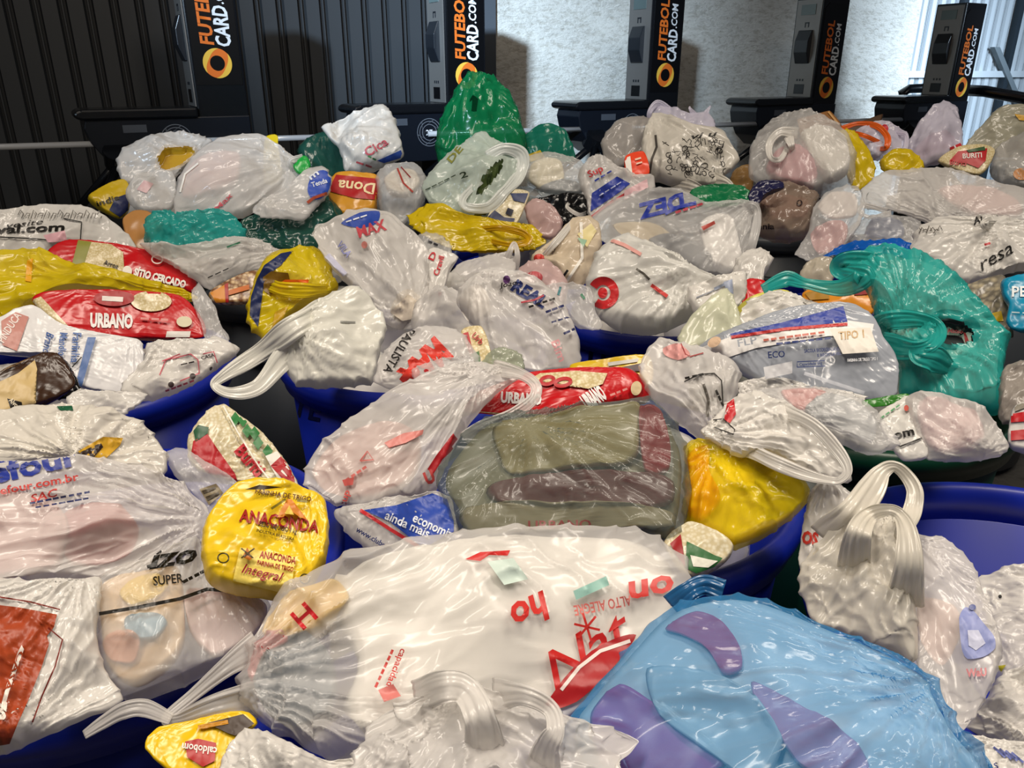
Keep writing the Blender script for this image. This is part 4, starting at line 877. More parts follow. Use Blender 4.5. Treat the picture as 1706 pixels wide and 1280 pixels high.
# ---- centre bin
b = Bag('garbage_bag', 'smoke-grey translucent bag full of rice packets in the centre', CB, '726,812 738,772 790,712 850,692 930,690 1010,686 1080,672 1112,700 1142,745 1148,785 1143,855 1130,905 1108,910 1060,895 980,900 880,905 800,910 762,895 752,855', GREYF, o=-.02, ff=.30, p=2.9, wr=.04, tie=[(880, 720)], lump=.1)
b.fill('khaki sacks filling the smoke-grey bag', pack('#a8a080'), .58, .93)
b.inside('rice_packet', 'yellowish rice packet in the top of the smoke-grey bag', PKT, '825,715 920,700 1060,690 1065,745 1040,790 860,800 830,760', pack('#cdbb84'), k=.9)
b.inside('rice_packet', 'red striped packet in the right of the smoke-grey bag', PKT, '1060,705 1095,700 1112,760 1108,800 1070,800', pack('#c0303c'), k=.92)
b.inside('rice_packet', 'dull red packet low in the smoke-grey bag', PKT, '830,810 1090,805 1120,830 1090,860 840,850', pack('#8a4a4a'), k=.9)
b.inside('rice_packet', 'cream rice packet at the bottom of the smoke-grey bag', PKT, '780,850 1100,862 1110,890 960,895 800,900', pack('#c4b48c'), k=.9)
b.T('URBANO', 880, 882, 985, 880, 14, '#8a4a48')
b = Bag('carrier_bag', 'pink-white translucent bag with red recycling marks leaning over the gap', CB, '506,785 530,745 580,705 620,680 660,655 720,625 790,605 840,612 872,625 830,652 795,690 768,725 752,755 738,790 718,825 660,840 600,849 540,833 514,815', WS, o=-.045, ff=.30, wr=.045, tie=[(800, 640)], lump=.12)
b.inside('rice_packet', 'rosy rice packet in the tip of the pink-white bag', PKT, '520,785 560,735 640,710 700,740 690,800 620,835 545,820', pack('#d8a8a0'), k=.88)
b.D('640,738 672,722 706,716 704,724 676,738 648,746', '#d8847c').L('600,768 612,752 622,766 600,768', 2.5, '#d0706a').T('cup', 575, 846, 583, 818, 11, '#cc5a54').G(575, 805, 612, 780, 10, '#d0706a').D('570,800 590,795 588,808 574,810', '#d0605a')
b.D('755,722 765,735 752,752 738,765 722,790 712,782 726,760', '#b0222a').T('U', 712, 808, 728, 800, 20, '#c04a48', .1, .05)
b.handle('775,735,.03 810,712,.06 855,690,.08 888,665,.09 892,642,.09 868,624,.08 820,612,.06', [30, 30, 22, 18, 18, 20, 30])
b = Bag('rice_packet', 'red rice packet with white lettering lying on the smoke-grey bag', PKT, '772,684 800,652 850,632 882,620 960,616 1042,614 1068,630 1084,652 1076,672 1010,682 940,704 900,699 850,692', RED, o=-.07, ff=.28, p=2.8, wr=0.0165, lump=.1)
b.T('URBANO', 834, 670, 902, 674, 17, '#f3f1ee', 0, .05).T('URBANO', 980, 684, 1012, 662, 26, '#f3f1ee', 0, .06).D('878,634 900,622 960,618 1012,622 1004,640 980,648 940,634', '#d8c49a', mat=RICE).R(912, 634, 11, 6, 6, '#b81a20', 0, 360, -10).R(938, 637, 13, 6, 6, '#b81a20', 0, 360, -10).E(1060, 647, 9, 12, '#d2be94', 10).G(1016, 662, 1046, 650, 8, '#d98a84').D('775,684 830,688 900,690 940,698 910,700 850,693', '#d8c49a', mat=RICE)
b = Bag('carrier_bag', 'white bag with royal blue slogan panel hanging between the bins', CB, '555,852 600,846 660,836 722,818 748,828 758,860 764,890 748,905 692,928 640,936 610,915 575,885', WS, o=.03, ff=.3, wr=.05)
b.D('606,850 660,842 720,822 745,832 756,868 756,886 740,894 706,914 650,870', '#2a49a8').L('600,850 650,882 702,914', 6, '#c02c34').T('economize', 686, 868, 758, 902, 16, '#e4eaf4').T('ainda mais.', 640, 864, 716, 898, 15, '#e4eaf4').T('www.clube.com', 592, 885, 660, 925, 9, '#22306c')
b = Bag('snack_packet', 'yellow and black flat packet showing behind the red rice packet', PKT, '950,608 1010,600 1080,592 1085,640 1030,655 965,650', pack('#d8b41c'), o=-.0, ff=.3, fb=.5, p=3, wr=0.0165)
b.D('1012,604 1064,597 1062,603 1014,610', '#c9c6bc').D('1035,612 1074,604 1072,618 1040,620', '#3a1c20')
b = Bag('carrier_bag', 'knotted white-pink bag with small black print beside the red rice packet', CB, '1064,622 1075,590 1100,567 1140,578 1182,590 1222,604 1234,622 1226,660 1211,700 1206,742 1190,752 1162,728 1120,692 1085,662', WS, o=-.10, ff=.32, wr=.06, tie=[(1196, 740)], lump=.14)
b.D('1105,580 1130,572 1150,590 1130,600 1108,592', '#e0a09c', smooth=True).L('1132,566 1142,590 1150,594 1172,588', 1.8, '#a84a48').L('1140,636 1165,624 1190,622 1202,634 1204,670', 2, '#2a2826').G(1192, 652, 1206, 682, 9, '#3a3836').L('1172,640 1180,665 1178,695', 5, '#6a6660').G(1140, 634, 1175, 626, 9, '#2a2826')
b = Bag('carrier_bag', 'white bag pulled out into two twisted handles over the yellow bag', CB, '1168,718 1200,692 1212,668 1250,655 1300,668 1342,690 1372,722 1404,760 1416,788 1402,804 1366,800 1330,790 1300,770 1262,752 1232,762 1214,752 1190,738', W, o=-.12, ff=.18, wr=.07, tie=[(1185, 730)])
b.D('1206,700 1212,668 1222,660 1226,690 1216,705', '#c8242c').L('1188,700 1205,698 1224,716 1222,724 1190,712', 2, '#2a2826')
b.handle('1290,680,.04 1350,705,.06 1395,750,.07 1412,782,.07 1400,800,.06 1380,800,.05 1340,790,.06 1290,770,.06 1240,745,.05', [26, 22, 18, 14, 12, 14, 20, 26, 30])
b = Bag('carrier_bag', 'clear grey-pink bag behind the twisted handles by the green bin', CB, '1236,660 1300,648 1370,650 1432,665 1472,700 1498,742 1450,758 1420,748 1385,730 1330,700', CM, o=-.04, ff=.32, wr=.05)
b.inside('food_packet', 'pink packet in the clear grey-pink bag', PKT, '1300,655 1340,650 1378,660 1365,685 1330,690', pack('#d0807c'), k=.92); b.inside('food_packet', 'grey packet in the clear grey-pink bag', PKT, '1340,690 1380,660 1430,672 1460,705 1450,740 1400,720', pack('#a4a8ac'), k=.88)
b = Bag('carrier_bag', 'bright yellow translucent bag with orange packet inside at the blue rim', CB, '1142,742 1182,738 1204,756 1262,762 1312,772 1348,816 1332,852 1300,878 1252,906 1220,914 1175,898 1140,884 1139,830', film('#fbe41c', .5, .24, 24, .45), o=.0, ff=.34, wr=.05, tie=[(1200, 750)])
b.fill('yellow goods filling the bright yellow bag', pack('#f0dc50'), .58, .94)
b.inside('food_packet', 'orange packet glowing inside the bright yellow bag', PKT, '1142,770 1180,750 1182,800 1200,850 1170,880 1145,860', pack('#f07018'), k=.9); b.inside('food_packet', 'lemon packet inside the bright yellow bag', PKT, '1185,770 1230,760 1255,800 1250,830 1210,820', pack('#f0d838'), k=.92)
b.inside('food_packet', 'olive packet inside the bright yellow bag', PKT, '1262,775 1310,780 1335,815 1320,850 1270,870', pack('#9c8414'), k=.8)
b = Bag('rice_packet', 'rice packet with green leaf print at the blue rim below the yellow bag', PKT, '1105,905 1145,870 1180,880 1222,908 1206,938 1162,960 1134,956', RICE2, o=.035, ff=.24, fb=.6, p=2.8, wr=0.0165)
b.D('1144,902 1165,912 1190,925 1204,930 1190,945 1160,956 1142,946', '#2e6a34').D('1150,925 1180,932 1196,935 1180,946 1155,944', '#e8e6d8').D('1116,906 1134,890 1142,945 1130,930', '#a01c20')

# ---- green bin and right
b = Bag('wrapped_pack', 'silver grey wrapped pack with blue and red band and small navy print', PKT, '1158,582 1215,555 1300,522 1380,507 1422,507 1456,530 1468,562 1492,592 1497,628 1490,662 1450,667 1350,650 1270,640 1230,620 1200,606', film('#b4bac4', .93, .25), o=-.10, ff=.30, p=3, wr=0.0165, lump=.1)
b.D('1165,580 1215,562 1300,540 1400,532 1456,540 1452,560 1380,560 1260,580 1200,600', '#ebe9e6').D('1216,556 1300,538 1405,510 1412,536 1330,545 1218,560', '#2a3f9c').L('1218,562 1310,548 1412,540', 5, '#c83a38')
b.G(1270, 570, 1375, 556, 8, '#c86a58').G(1292, 576, 1385, 566, 8, '#33427c').T('ECO', 1280, 597, 1308, 595, 11, '#28386c').T('SACOLA BIODEGRADAVEL', 1340, 588, 1400, 584, 6, '#33427c').T('E RECICLAVEL', 1362, 595, 1402, 591, 5, '#33427c').L('1328,612 1328,603 1374,601 1375,610 1328,612', 1.6, '#3a4a80').T('Capacidade 6kg', 1332, 610, 1370, 607, 5, '#3a4a80').D('1382,548 1450,546 1464,586 1404,590', '#e6e0d4').T('TIPO 1', 1398, 566, 1440, 562, 13, '#c9a87a').T('FARINHA DE TRIGO TIPO 1', 1412, 603, 1462, 600, 5, '#eceef2').D('1272,612 1320,602 1320,622 1275,632', '#dcdde0').T('FLP', 1230, 578, 1262, 572, 12, '#a4aab4').E(1190, 570, 12, 8, '#e8c8a8', -30).L('1340,622 1440,655', 6, '#c8ccd4')
b = Bag('carrier_bag', 'crumpled white film with red and blue stripes on top of the silver grey pack', CB, '1228,535 1245,505 1285,487 1320,490 1362,505 1400,512 1398,530 1340,545 1280,552 1240,556', W, o=-.115, ff=.3, wr=.09)
b.L('1370,512 1380,530', 4, '#c84a48').L('1382,512 1390,528', 4, '#3a4ca0').L('1362,514 1370,532', 3, '#c84a48')
b = Bag('food_packet', 'yellow-green packet edge beside the crumpled white film', PKT, '1222,520 1250,495 1300,482 1318,490 1270,505 1240,530', pack('#d6cf5c'), o=-.04, p=2.6, wr=0.0165)
b = Bag('carrier_bag', 'big teal bag with open handle holes over the green bin', CB, '1400,440 1448,418 1520,424 1562,440 1602,470 1632,510 1660,545 1680,563 1672,620 1667,692 1640,690 1600,682 1550,664 1500,662 1496,620 1482,585 1462,555 1455,505 1440,470', TEAL, o=-.08, ff=.30, wr=.06, tie=[(1500, 540)], lump=.2,
  holes=[[(1556, 545), (1566, 534), (1600, 535), (1620, 550), (1622, 566), (1600, 574), (1560, 570)], [(1498, 537), (1510, 534), (1530, 534), (1528, 544), (1500, 546)]])
b.fill('pale goods filling the big teal bag', pack('#c9d4c8'), .5, .9)
b.inside('coffee_packet', 'black and red packet showing in the hole of the big teal bag', PKT, '1545,572 1552,530 1600,528 1628,548 1628,572 1590,582', pack('#17161a'), k=.5).D('1604,548 1620,552 1622,568 1608,570', '#a81c22').T('Luca Mateo', 1558, 552, 1604, 556, 7, '#c83a44', .2)
b.handle('1460,548,.06 1480,535,.08 1530,533,.09 1560,545,.09 1555,570,.09 1520,582,.08 1470,575,.07', [40, 30, 24, 22, 26, 34, 40]).handle('1545,560,.09 1530,590,.09 1560,600,.09 1590,620,.08', [20, 30, 40, 20], seed=4)
b.handle('1465,440,.03 1410,435,.04 1400,450,.05 1440,460,.05 1400,480,.04 1340,472,.03 1310,465,.02 1270,482,.02', [34, 26, 26, 30, 26, 18, 26, 14], seed=5)
b = Bag('snack_packet', 'orange and red packets under the teal tail', PKT, '1336,488 1380,478 1425,468 1455,463 1462,510 1440,530 1390,535 1350,525', pack('#d88a1c'), o=-.0, ff=.25, fb=.5, p=3, wr=0.0165)
b.D('1420,470 1454,465 1454,490 1424,492', '#8a1c1c').L('1426,484 1450,478', 3, '#e8e0d8').D('1340,488 1380,480 1382,498 1350,500', '#a87a1c')
b = Bag('carrier_bag', 'bright blue plastic bag behind the teal bag', CB, '1350,462 1364,435 1400,410 1450,401 1502,398 1518,414 1508,432 1460,436 1400,445 1372,468', film('#1464c8', .93, .28), o=-.0, ff=.36, wr=.06)
b.D('1372,458 1378,440 1395,434 1402,440 1400,455', '#123a8c').R(1390, 445, 16, 18, 4, '#2a2c34', 150, 280)
b = Bag('carrier_bag', 'small beige ribbed bag end beside the bright blue plastic', CB, '1332,462 1345,438 1372,428 1388,434 1385,480 1355,500', film('#cfc6b4', .85), o=.02, fb=.6, wr=.08)
b = Bag('carrier_bag', 'long draped white bag with small loop handle on the right heap', CB, '1432,345 1448,302 1480,286 1560,281 1612,290 1662,305 1760,330 1760,400 1690,384 1630,380 1570,380 1522,362 1482,350', WS, o=-.05, ff=.32, wr=.045, tie=[(1570, 378)], lump=.14)
b.inside('food_packet', 'pale pink packet in the long draped white bag', PKT, '1560,320 1620,310 1690,330 1700,360 1620,360', pack('#dcb4b0'), k=.85)
b.handle('1485,355,.05 1450,362,.06 1432,352,.06 1440,342,.06 1478,352,.06', [8, 6, 6, 6, 8]).handle('1436,350,.05 1430,370,.05 1418,384,.05', [6, 5, 4])
b = Bag('carrier_bag', 'white bag with black brush lettering and twisted tie on the right edge', CB, '1510,425 1528,386 1560,370 1620,372 1672,366 1760,376 1760,446 1690,446 1640,468 1605,472 1560,455 1525,438', W, o=-.10, ff=.32, wr=.06, tie=[(1655, 385)])
b.T('resa', 1636, 452, 1690, 420, 22, '#141210', .35, .0).T('Al', 1622, 376, 1640, 368, 12, '#1c1a18', .3)
for k in range(7): b.L([(1525+k*6, 385+(k % 2)*4), (1530+k*6, 376+(k % 3)*3), (1534+k*6, 384)], 1.6, '#5a5650', 'printed_drawing')
b.L('1640,408 1650,405', 4, '#c02c34').handle('1655,380,.09 1640,372,.10 1660,362,.10', [20, 12, 6])
b = Bag('carrier_bag', 'rosy clear bag between the brownish clear bag and the draped white bag', CB, '1325,424 1345,390 1354,350 1375,324 1410,309 1432,315 1442,346 1428,382 1412,405 1396,420 1360,436', CM, o=-.06, ff=.34, wr=.05)
b.inside('food_packet', 'pink packet in the rosy clear bag', PKT, '1350,390 1385,370 1412,378 1405,410 1365,425', pack('#c48484'), k=.9); b.inside('food_packet', 'pale packet in the top of the rosy clear bag', PKT, '1362,345 1385,322 1425,325 1425,360 1380,365', pack('#dcd2cc'), k=.9)
b.T('"', 1398, 316, 1406, 314, 8, '#2a2a2a')
b = Bag('carrier_bag', 'clear bag with grey and navy packets below the loop handle of the draped bag', CB, '1402,402 1420,376 1470,360 1530,368 1540,392 1512,412 1450,412', CM, o=-.03, wr=.06)
b.inside('food_packet', 'navy packet in the clear bag below the loop handle', PKT, '1440,395 1455,368 1500,370 1505,395 1470,405', pack('#4a5a80'), k=.8)
b = Bag('carrier_bag', 'round knotted clear bag with pink contents near the cardboard', CB, '1246,282 1254,240 1285,205 1330,194 1382,204 1412,235 1425,270 1422,302 1392,322 1350,328 1310,318 1262,306', CM, o=-.10, ff=.38, wr=.045, tie=[(1318, 215)], lump=.1)
b.inside('food_packet', 'pink packet in the round knotted clear bag', PKT, '1275,285 1290,262 1320,250 1350,275 1360,310 1330,318 1290,305', pack('#b86a74'), k=.9)
b.inside('food_packet', 'pale packet in the round knotted clear bag', PKT, '1330,240 1370,225 1405,245 1412,290 1380,308 1355,285', pack('#d8d2c8'), k=.88)
b.handle('1330,222,.10 1300,220,.10 1282,240,.10 1284,262,.10 1300,265,.10 1315,240,.10', [16, 14, 10, 8, 8, 10], W).handle('1312,222,.10 1318,240,.11 1322,254,.10', [14, 10, 5], W, seed=2)
b = Bag('carrier_bag', 'brownish clear bag of groceries at the dark grey rim', CB, '1252,335 1268,306 1310,312 1362,324 1358,352 1348,388 1322,402 1268,396 1250,362', film('#a89484', .62, .24), o=-.02, ff=.34, wr=.06)
b.inside('food_packet', 'red-brown packet in the brownish clear bag', PKT, '1265,345 1300,330 1345,345 1340,375 1285,380', pack('#8a4038'), k=.85)
b.T('enia', 1262, 382, 1290, 382, 10, '#241814').R(1332, 338, 4, 4, 2, '#241814').E(1256, 370, 10, 14, '#241814')
b = Bag('carrier_bag', 'navy plastic scrap beneath the round knotted bag', CB, '1246,328 1262,304 1300,302 1306,314 1280,322 1258,345', film('#24244c', .95), o=-.165, wr=.08)
b = Bag('carrier_bag', 'yellow bag squeezed beside the round knotted bag', CB, '1392,222 1420,217 1442,245 1458,275 1456,296 1440,312 1424,318 1410,292 1418,262', YEL2, o=-.02, ff=.36, wr=.07)
b = Bag('carrier_bag', 'tan translucent bag behind the flat deep green bag', CB, '1215,312 1222,285 1250,275 1256,300 1250,325 1230,325', film('#b08a54', .85), o=.07, wr=.05)
b = Bag('cardboard_flap', 'brown cardboard flap standing behind the round knotted bag', 'cardboard', '1328,198 1382,184 1402,207 1405,275 1340,280', pack('#8a5c2c'), o=.03, ff=.12, p=6, wr=.0, sharp=True)
b.L('1380,186 1398,208', 3, '#c09050')
b = Bag('cardboard_flap', 'thin dark cardboard flap pointing up beside the orange handles', 'cardboard', '1392,218 1430,205 1472,190 1468,202 1445,250 1405,250', pack('#4a3420'), o=.06, ff=.12, p=6, wr=.0, sharp=True)
b = Bag('carrier_bag', 'lilac-white bag with orange strap handles on the right heap', CB, '1420,230 1440,216 1466,200 1500,214 1514,226 1505,254 1472,266 1440,262', LIL, o=.0, ff=.34, wr=.06)
b.handle('1402,214,.06 1430,206,.07 1460,210,.08 1478,228,.08 1476,246,.08 1460,248,.07', [7, 7, 8, 9, 8, 7], pack('#e0621c'), 'strap').handle('1412,220,.06 1440,226,.07 1470,240,.08', [6, 6, 7], pack('#e0621c'), 'strap', seed=2)
b.handle('1485,222,.06 1508,224,.06 1510,240,.06 1505,256,.06', [6, 6, 6, 6]).E(1474, 214, 6, 7, '#c02c3c')
b = Bag('carrier_bag', 'small crumpled yellow bag below the orange strap handles', CB, '1466,268 1490,250 1520,254 1540,275 1528,290 1495,292 1470,285', YEL2, o=-.04, ff=.34, wr=.09)
b = Bag('carrier_bag', 'lilac-white bag standing up before the gate turnstile with red striped corner', CB, '1510,252 1524,216 1545,190 1570,171 1594,180 1600,210 1604,245 1585,264 1550,276 1520,272', LIL, o=-.04, ff=.34, wr=.07, tie=[(1565, 175)])
b.D('1582,246 1600,238 1606,248 1590,258', '#c83038').L('1590,242 1596,255', 2.5, '#eee8ee').inside('food_packet', 'rosy packet in the lilac-white bag before the gate turnstile', PKT, '1520,255 1545,235 1585,230 1590,250 1545,268', pack('#b87c94'), k=.85)
b = Bag('rice_packet', 'rice packet with red label on the right heap', PKT, '1562,268 1590,250 1640,242 1658,250 1648,277 1630,292 1590,284', RICE, o=-.08, ff=.34, p=2.8, wr=0.0165)
b.D('1582,268 1596,252 1645,247 1642,268 1630,280 1610,272', '#b81c22').T('Buriti', 1582, 274, 1610, 276, 8, '#b81c22', 0, .03).T('BURITI', 1604, 264, 1636, 262, 8, '#f0e8e0').D('1610,250 1640,244 1642,250 1614,254', '#3c5a34')
b = Bag('carrier_bag', 'grey-green bulging bag on the right edge before the gate', CB, '1606,246 1640,205 1670,180 1760,184 1760,262 1690,256 1650,256', film('#bdb9a4', .85), o=-.0, ff=.34, wr=.04)
b.D('1690,190 1740,196 1740,205 1698,200', '#d8a83c')
b = Bag('carrier_bag', 'grey film bag with cookies on the right edge beside the red labelled rice', CB, '1648,285 1668,242 1760,225 1760,320 1690,315 1660,302', film('#c9c6c0', .72, .25), o=-.07, ff=.34, wr=.06)
b.E(1702, 290, 14, 10, '#c89060')
b = Bag('bean_packet', 'clear packet of mixed grains beside the cyan pack', PKT, '1602,482 1640,464 1674,460 1680,510 1688,562 1650,548 1625,515', grains('#b0a488', '#6a6458', 90), o=.0, ff=.3, p=2.8, wr=0.0220)
b.D('1652,522 1668,518 1672,535 1656,536', '#d8b41c')
b = Bag('snack_packet', 'cyan packet with white lettering on the right edge', PKT, '1668,468 1700,460 1760,452 1760,552 1690,550 1676,535 1680,510 1670,495', pack('#1490b8'), o=-.08, ff=.3, p=3, wr=0.0275)
b.T('PEI', 1686, 494, 1716, 494, 17, '#eef4f6').G(1684, 522, 1720, 524, 5, '#d4eaf0')
b = Bag('carrier_bag', 'rosy white bag at the dark green rim', CB, '1506,668 1530,655 1580,660 1632,676 1662,712 1682,745 1650,764 1580,768 1545,764 1520,720', WS, o=-.02, ff=.32, wr=.05)
b.inside('food_packet', 'pink packet filling the rosy white bag', PKT, '1528,680 1570,668 1625,690 1640,730 1610,755 1560,755 1535,725', pack('#d0a0a4'), k=.92)
b = Bag('carrier_bag', 'white bag with black lettering tucked beside the rosy white bag', CB, '1460,694 1490,671 1516,660 1526,702 1548,760 1505,768 1485,745', film('#eeece6', .92), o=.0, ff=.28, wr=.04)
b.T('om', 1490, 732, 1524, 724, 14, '#1c1a18', 0, .03).L('1484,738 1500,744 1536,730', 2.5, '#1c1a18').G(1466, 700, 1500, 676, 6, '#5c9c6c').E(1510, 680, 4, 5, '#c85a4c')
b = Bag('carrier_bag', 'thin green strip of plastic under the silver grey pack', CB, '1436,668 1470,662 1510,656 1516,664 1480,676 1445,678', film('#3c8a2c', .95), o=-.03, ff=.4, wr=.05)
b = Bag('carrier_bag', 'taupe grey bag on the right edge of the green bin', CB, '1664,700 1668,622 1690,605 1760,610 1760,690 1700,706', film('#a09890', .93, .35), o=.0, ff=.3, wr=.07)
b = Bag('drink_can_pack', 'red and white packet on the right edge of the green bin', PKT, '1680,735 1684,690 1700,672 1760,668 1760,745 1700,748', pack('#d8d4d0'), o=.02, ff=.28, fb=.8, p=3, wr=.03)
b.D('1684,690 1740,680 1740,700 1684,704', '#c01c24').D('1684,718 1740,712 1740,730 1684,734', '#c01c24').D('1684,676 1740,660 1740,668 1690,686', '#8a8478')

# ---- front right bin
b = Bag('carrier_bag', 'white bag with tied neck and red lettering behind the tall gathered bag', CB, '1334,952 1336,880 1348,836 1352,815 1372,800 1402,812 1432,842 1450,880 1420,920 1380,950', W, o=.03, ff=.3, wr=.06, tie=[(1375, 805)])
b.T('OS', 1335, 905, 1362, 908, 20, '#c8382c', 0, .05).handle('1330,838,.02 1345,830,.02 1360,820,.02', [16, 12, 10])
b = Bag('carrier_bag', 'tall gathered white bag with two upright handles in the half empty blue bin', CB, '1338,1000 1333,955 1345,925 1365,905 1400,858 1430,850 1470,862 1500,862 1516,890 1520,950 1524,1020 1530,1100 1480,1090 1440,1070 1400,1052 1360,1040', film('#ebe6da', .84), o=-.03, ff=.30, wr=.07, tie=[(1470, 840)], lump=.12)
b.handle('1380,905,.07 1420,860,.07 1452,815,.06 1472,785,.05 1492,778,.05 1512,795,.04 1524,820,.04 1520,850,.04 1508,878,.04 1500,920,.05', [64, 54, 40, 22, 16, 20, 24, 26, 26, 30])
b.handle('1420,960,.09 1430,890,.10 1450,858,.10 1480,850,.10 1500,860,.10 1512,890,.10 1514,950,.09 1505,1010,.08', [50, 36, 22, 16, 18, 26, 40, 56], seed=3)
b = Bag('carrier_bag', 'rounded white-pink bag with blue bottle print in the half empty blue bin', CB, '1508,902 1550,892 1592,910 1626,950 1638,990 1652,1030 1670,1076 1658,1130 1632,1182 1602,1222 1580,1215 1560,1150 1530,1110 1516,1040', WS, o=-.01, ff=.32, wr=.04, tie=[(1520, 900)], lump=.12)
b.inside('food_packet', 'rosy packet low in the rounded white-pink bag', PKT, '1530,1000 1590,1010 1600,1060 1570,1110 1535,1070', pack('#dcb8b4'), k=.85)
b.D('1598,1030 1608,1012 1622,1018 1640,1040 1656,1060 1658,1080 1640,1094 1612,1098 1602,1080', '#8d97cc', smooth=True).D('1612,1050 1630,1050 1642,1072 1626,1084 1614,1076', '#c9cde6').E(1620, 1012, 6, 5, '#5a6498').T('WaU', 1610, 1128, 1644, 1126, 13, '#d8868c', 0, .04)
b = Bag('carrier_bag', 'white bag sunk in the right side of the half empty blue bin', CB, '1626,968 1690,948 1790,950 1860,985 1850,1060 1740,1075 1655,1050 1636,1005', W, o=.14, wr=.07)
b.E(1666, 994, 3, 3, '#2a2a2a')
b = Bag('carrier_bag', 'pink tinged white bag with yellow mark below the sunk white bag', CB, '1640,1060 1655,1030 1720,1024 1830,1035 1870,1090 1820,1140 1720,1145 1665,1120', WS, o=.10, wr=.06)
b.D('1660,1110 1676,1108 1668,1120 1656,1124', '#b8b02c')
b = Bag('carrier_bag', 'creased white bag beside the foot of the rounded white-pink bag', CB, '1606,1220 1640,1172 1662,1130 1700,1112 1800,1110 1860,1170 1840,1260 1760,1275 1690,1258 1640,1238', W, o=.065, wr=.09)
b = Bag('carrier_bag', 'white bag with blue striped print in the bottom right corner', CB, '1598,1226 1640,1232 1740,1245 1830,1280 1840,1380 1760,1410 1680,1390 1630,1310', W, o=.03, wr=.06)
for k in range(4): b.L([(1655+k*10, 1245+k*3), (1675+k*10, 1262+k*3)], 4, '#6a74b0')
b.T('RS', 1648, 1284, 1664, 1280, 10, '#3a4480')


# ---- more bags tucked into the gaps
b = Bag('carrier_bag', 'white film bag in the gap between red lettered bag and navy logo bag', CB, '690,515 735,485 775,500 800,540 790,580 735,585 690,560', WS, o=.05, wr=.07)
b = Bag('carrier_bag', 'rosy thin bag in the gap below the beige tinted bag', CB, '858,462 880,440 915,438 945,470 940,510 900,520 868,500', film('#e6c8c4', .7), o=.03, wr=.06)
b.E(890, 462, 14, 10, '#b84a50')
b = Bag('carrier_bag', 'white thin bag under the tall middle bag beside its red letters', CB, '715,470 745,455 775,470 770,510 735,530 712,510', W, o=.07, wr=.07)
b = Bag('carrier_bag', 'white film tucked between grey-pink clear bag and silver grey pack', CB, '1225,640 1290,630 1370,645 1440,660 1430,690 1330,680 1250,672', W, o=.02, wr=.07)
# ---- bags packed below, one set per bin
class Packed: pass
PACKED = []
def filler(key, k, n_, pal, lay):
    """one crumpled bag of a bin's filling: a ring of four in the bin, rings of three heaped above"""
    _, cx, cy = BINS[key]; hk = hash_key(key); rg = np.random.RandomState(hk*10+k)
    if key == 'B3': off, r, sz, z = ((.10, .085), (.085, -.085), (-.07, -.11), (-.12, .05))[k], .088, .085, .515
    elif lay == 0:
        a = 2*math.pi*k/n_+.3+(hk % 7)*.1; q = .128 if n_ == 4 else .112; off, r, sz, z = (q*math.cos(a), q*math.sin(a)), .091, .074, .585+(.06 if key in ('B2', 'B4', 'B5', 'B6', 'B7', 'B0') else 0)
    else:
        a = 2*math.pi*((k-n_) % 3)/3+lay*math.pi/3; off, r, sz, z = (.099*math.cos(a), .099*math.sin(a)), .085, .064, .585+.118*lay
    U, Vn = 36, 22; th = np.linspace(0, 2*math.pi, U, endpoint=False); ph = np.linspace(0, math.pi, Vn); T2, P2 = np.meshgrid(th, ph)
    f1 = ridge(np.cos(T2)*2.2+k, np.sin(T2)*2.2+P2*1.6, 200+k+hk); f2 = ridge(np.cos(T2)*5+k, np.sin(T2)*5+P2*3.5, 300+k)
    d = .87+(.09*f1+.055*f2)*np.sin(P2)
    V = np.stack([r*d*np.sin(P2)*np.cos(T2), r*d*np.sin(P2)*np.sin(T2), sz*d*np.cos(P2)], -1).reshape(-1, 3)
    Fc = [[j*U+i, j*U+(i+1) % U, (j+1)*U+(i+1) % U, (j+1)*U+i][::-1] for j in range(Vn-1) for i in range(U)]
    p = Packed(); p.o = link_mesh('carrier_bag', V, Fc, pal); p.c = np.array([cx+off[0], cy+off[1], z]); p.r, p.sz, p.bin = r*.96, sz*.96, (cx, cy); p.S = V[::11]
    PACKED.append(p); return p.o
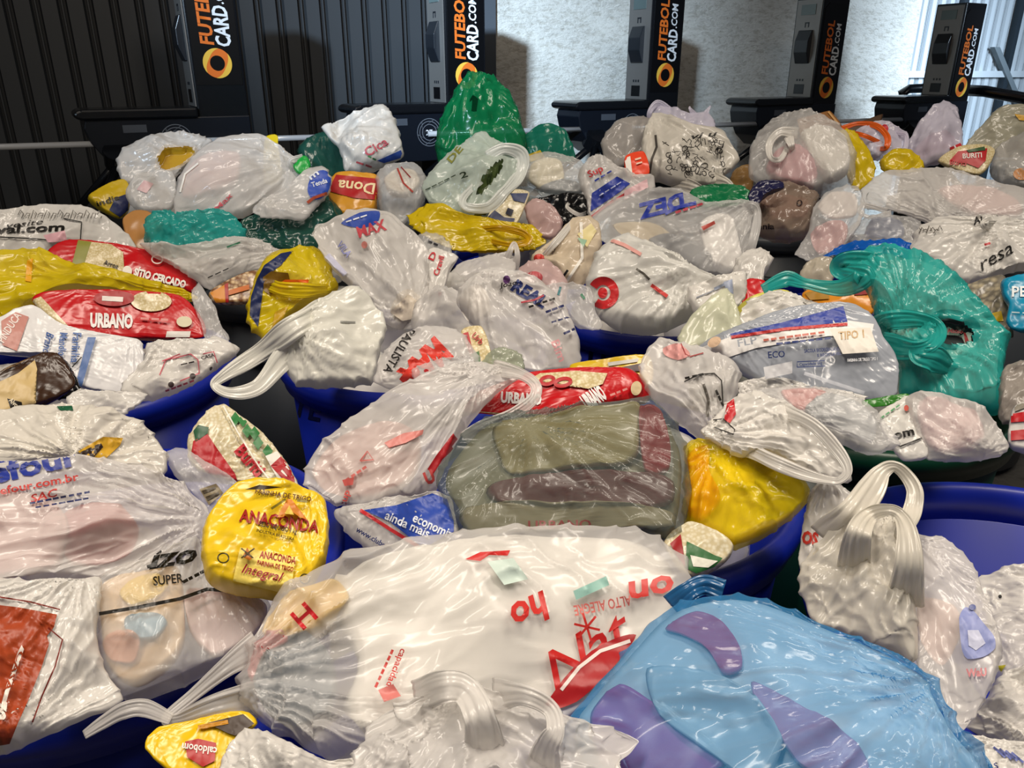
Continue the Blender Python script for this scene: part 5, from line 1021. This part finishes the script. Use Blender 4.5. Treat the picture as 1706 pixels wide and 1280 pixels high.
def settle(steps=22):
    """press the packed bags off each other, off the bin walls and off the bags that lie on them"""
    vis = [b for b in ITEMS if not b.content]
    lo = np.array([b.allV.min(0) for b in vis]); hi = np.array([b.allV.max(0) for b in vis]); D = Vector((.13, .21, .97)).normalized()
    for it in range(steps):
        mv = [np.zeros(3) for _ in PACKED]
        for i, p in enumerate(PACKED):
            for j in range(i):
                q = PACKED[j]; w = (p.sz+q.sz)/(p.r+q.r); e = (p.c-q.c)/np.array([1, 1, w]); l = np.linalg.norm(e); over = p.r+q.r-.006-l
                if over > 0 and l > 1e-6: t = e/l*over*.5*np.array([1, 1, w]); mv[i] += t; mv[j] -= t
            for b in np.nonzero(((lo < p.c+p.r) & (hi > p.c-p.r)).all(1))[0]:
                bv = vis[b].full; best = 0; push = None
                for v in p.S:
                    w = p.c+v
                    if (w < lo[b]).any() or (w > hi[b]).any(): continue
                    x = Vector(w); n = 0
                    while n < 12:
                        h = bv.ray_cast(x, D)
                        if h[0] is None: break
                        n += 1; x = h[0]+D*1e-5
                    if n % 2:
                        r = bv.find_nearest(Vector(w))
                        if r[0] is not None and r[3] > best: best = r[3]; push = np.array(r[0])-w
                if best > .004: mv[i] += push*(1-.003/best)*.8
        for p, m in zip(PACKED, mv):
            l = np.linalg.norm(m); p.c = p.c+(m if l < .03 else m*.03/l)
            if p.c[2]-p.sz*.8 < .70:                      # within the bin
                q = p.c[:2]-p.bin; l = np.linalg.norm(q); zz = min(max(p.c[2], .1), .65); lim = .20+.038*(zz-.035)/.62-p.r-.004
                if l > lim: p.c[:2] = p.bin+q*(lim/l)
            p.c[2] = max(p.c[2], .04+p.sz)
    for p in PACKED: p.o.location = p.c
def hash_key(k): return sum(ord(q)*(i+1) for i, q in enumerate(k))
FILL = {'B0': ('under the festive bag', 3), 'B1': ('under the blue lettered bag', 4), 'B2': ('under the smoke-grey bag', 4), 'B3': ('at the bottom of the half empty blue bin', 4), 'B4': ('in the green bin under the silver pack', 4), 'B5': ('under the boxy white bag', 4),
        'B6': ('under the red ring logo bag', 4), 'B7': ('under the red rice packets', 4), 'B8': ('in the dark grey bin under the teal bag', 4), 'B9': ('under the brownish clear bag', 4), 'B10': ('behind the big teal bag', 4), 'B11': ('under the bulging white bag', 4), 'B12': ('under the tall green bag', 4), 'B13': ('under the long draped white bag', 4)}
FILL['B14'] = ('under the crumpled bag with red script', 4)
HIGH = {'B11': 2, 'B12': 2, 'B13': 2, 'B14': 2, 'B8': 1, 'B9': 1}
for key, (txt, n_) in FILL.items():
    for k in range(n_+3*HIGH.get(key, 0)):
        lay = 0 if k < n_ else 1+(k-n_)//3
        o = filler(key, k, n_, [W, WS, W, CM][k % 4], lay)
        tag(o, 'crumpled white bag packed deep '+txt, CB, 'bags packed deep '+txt)
settle()
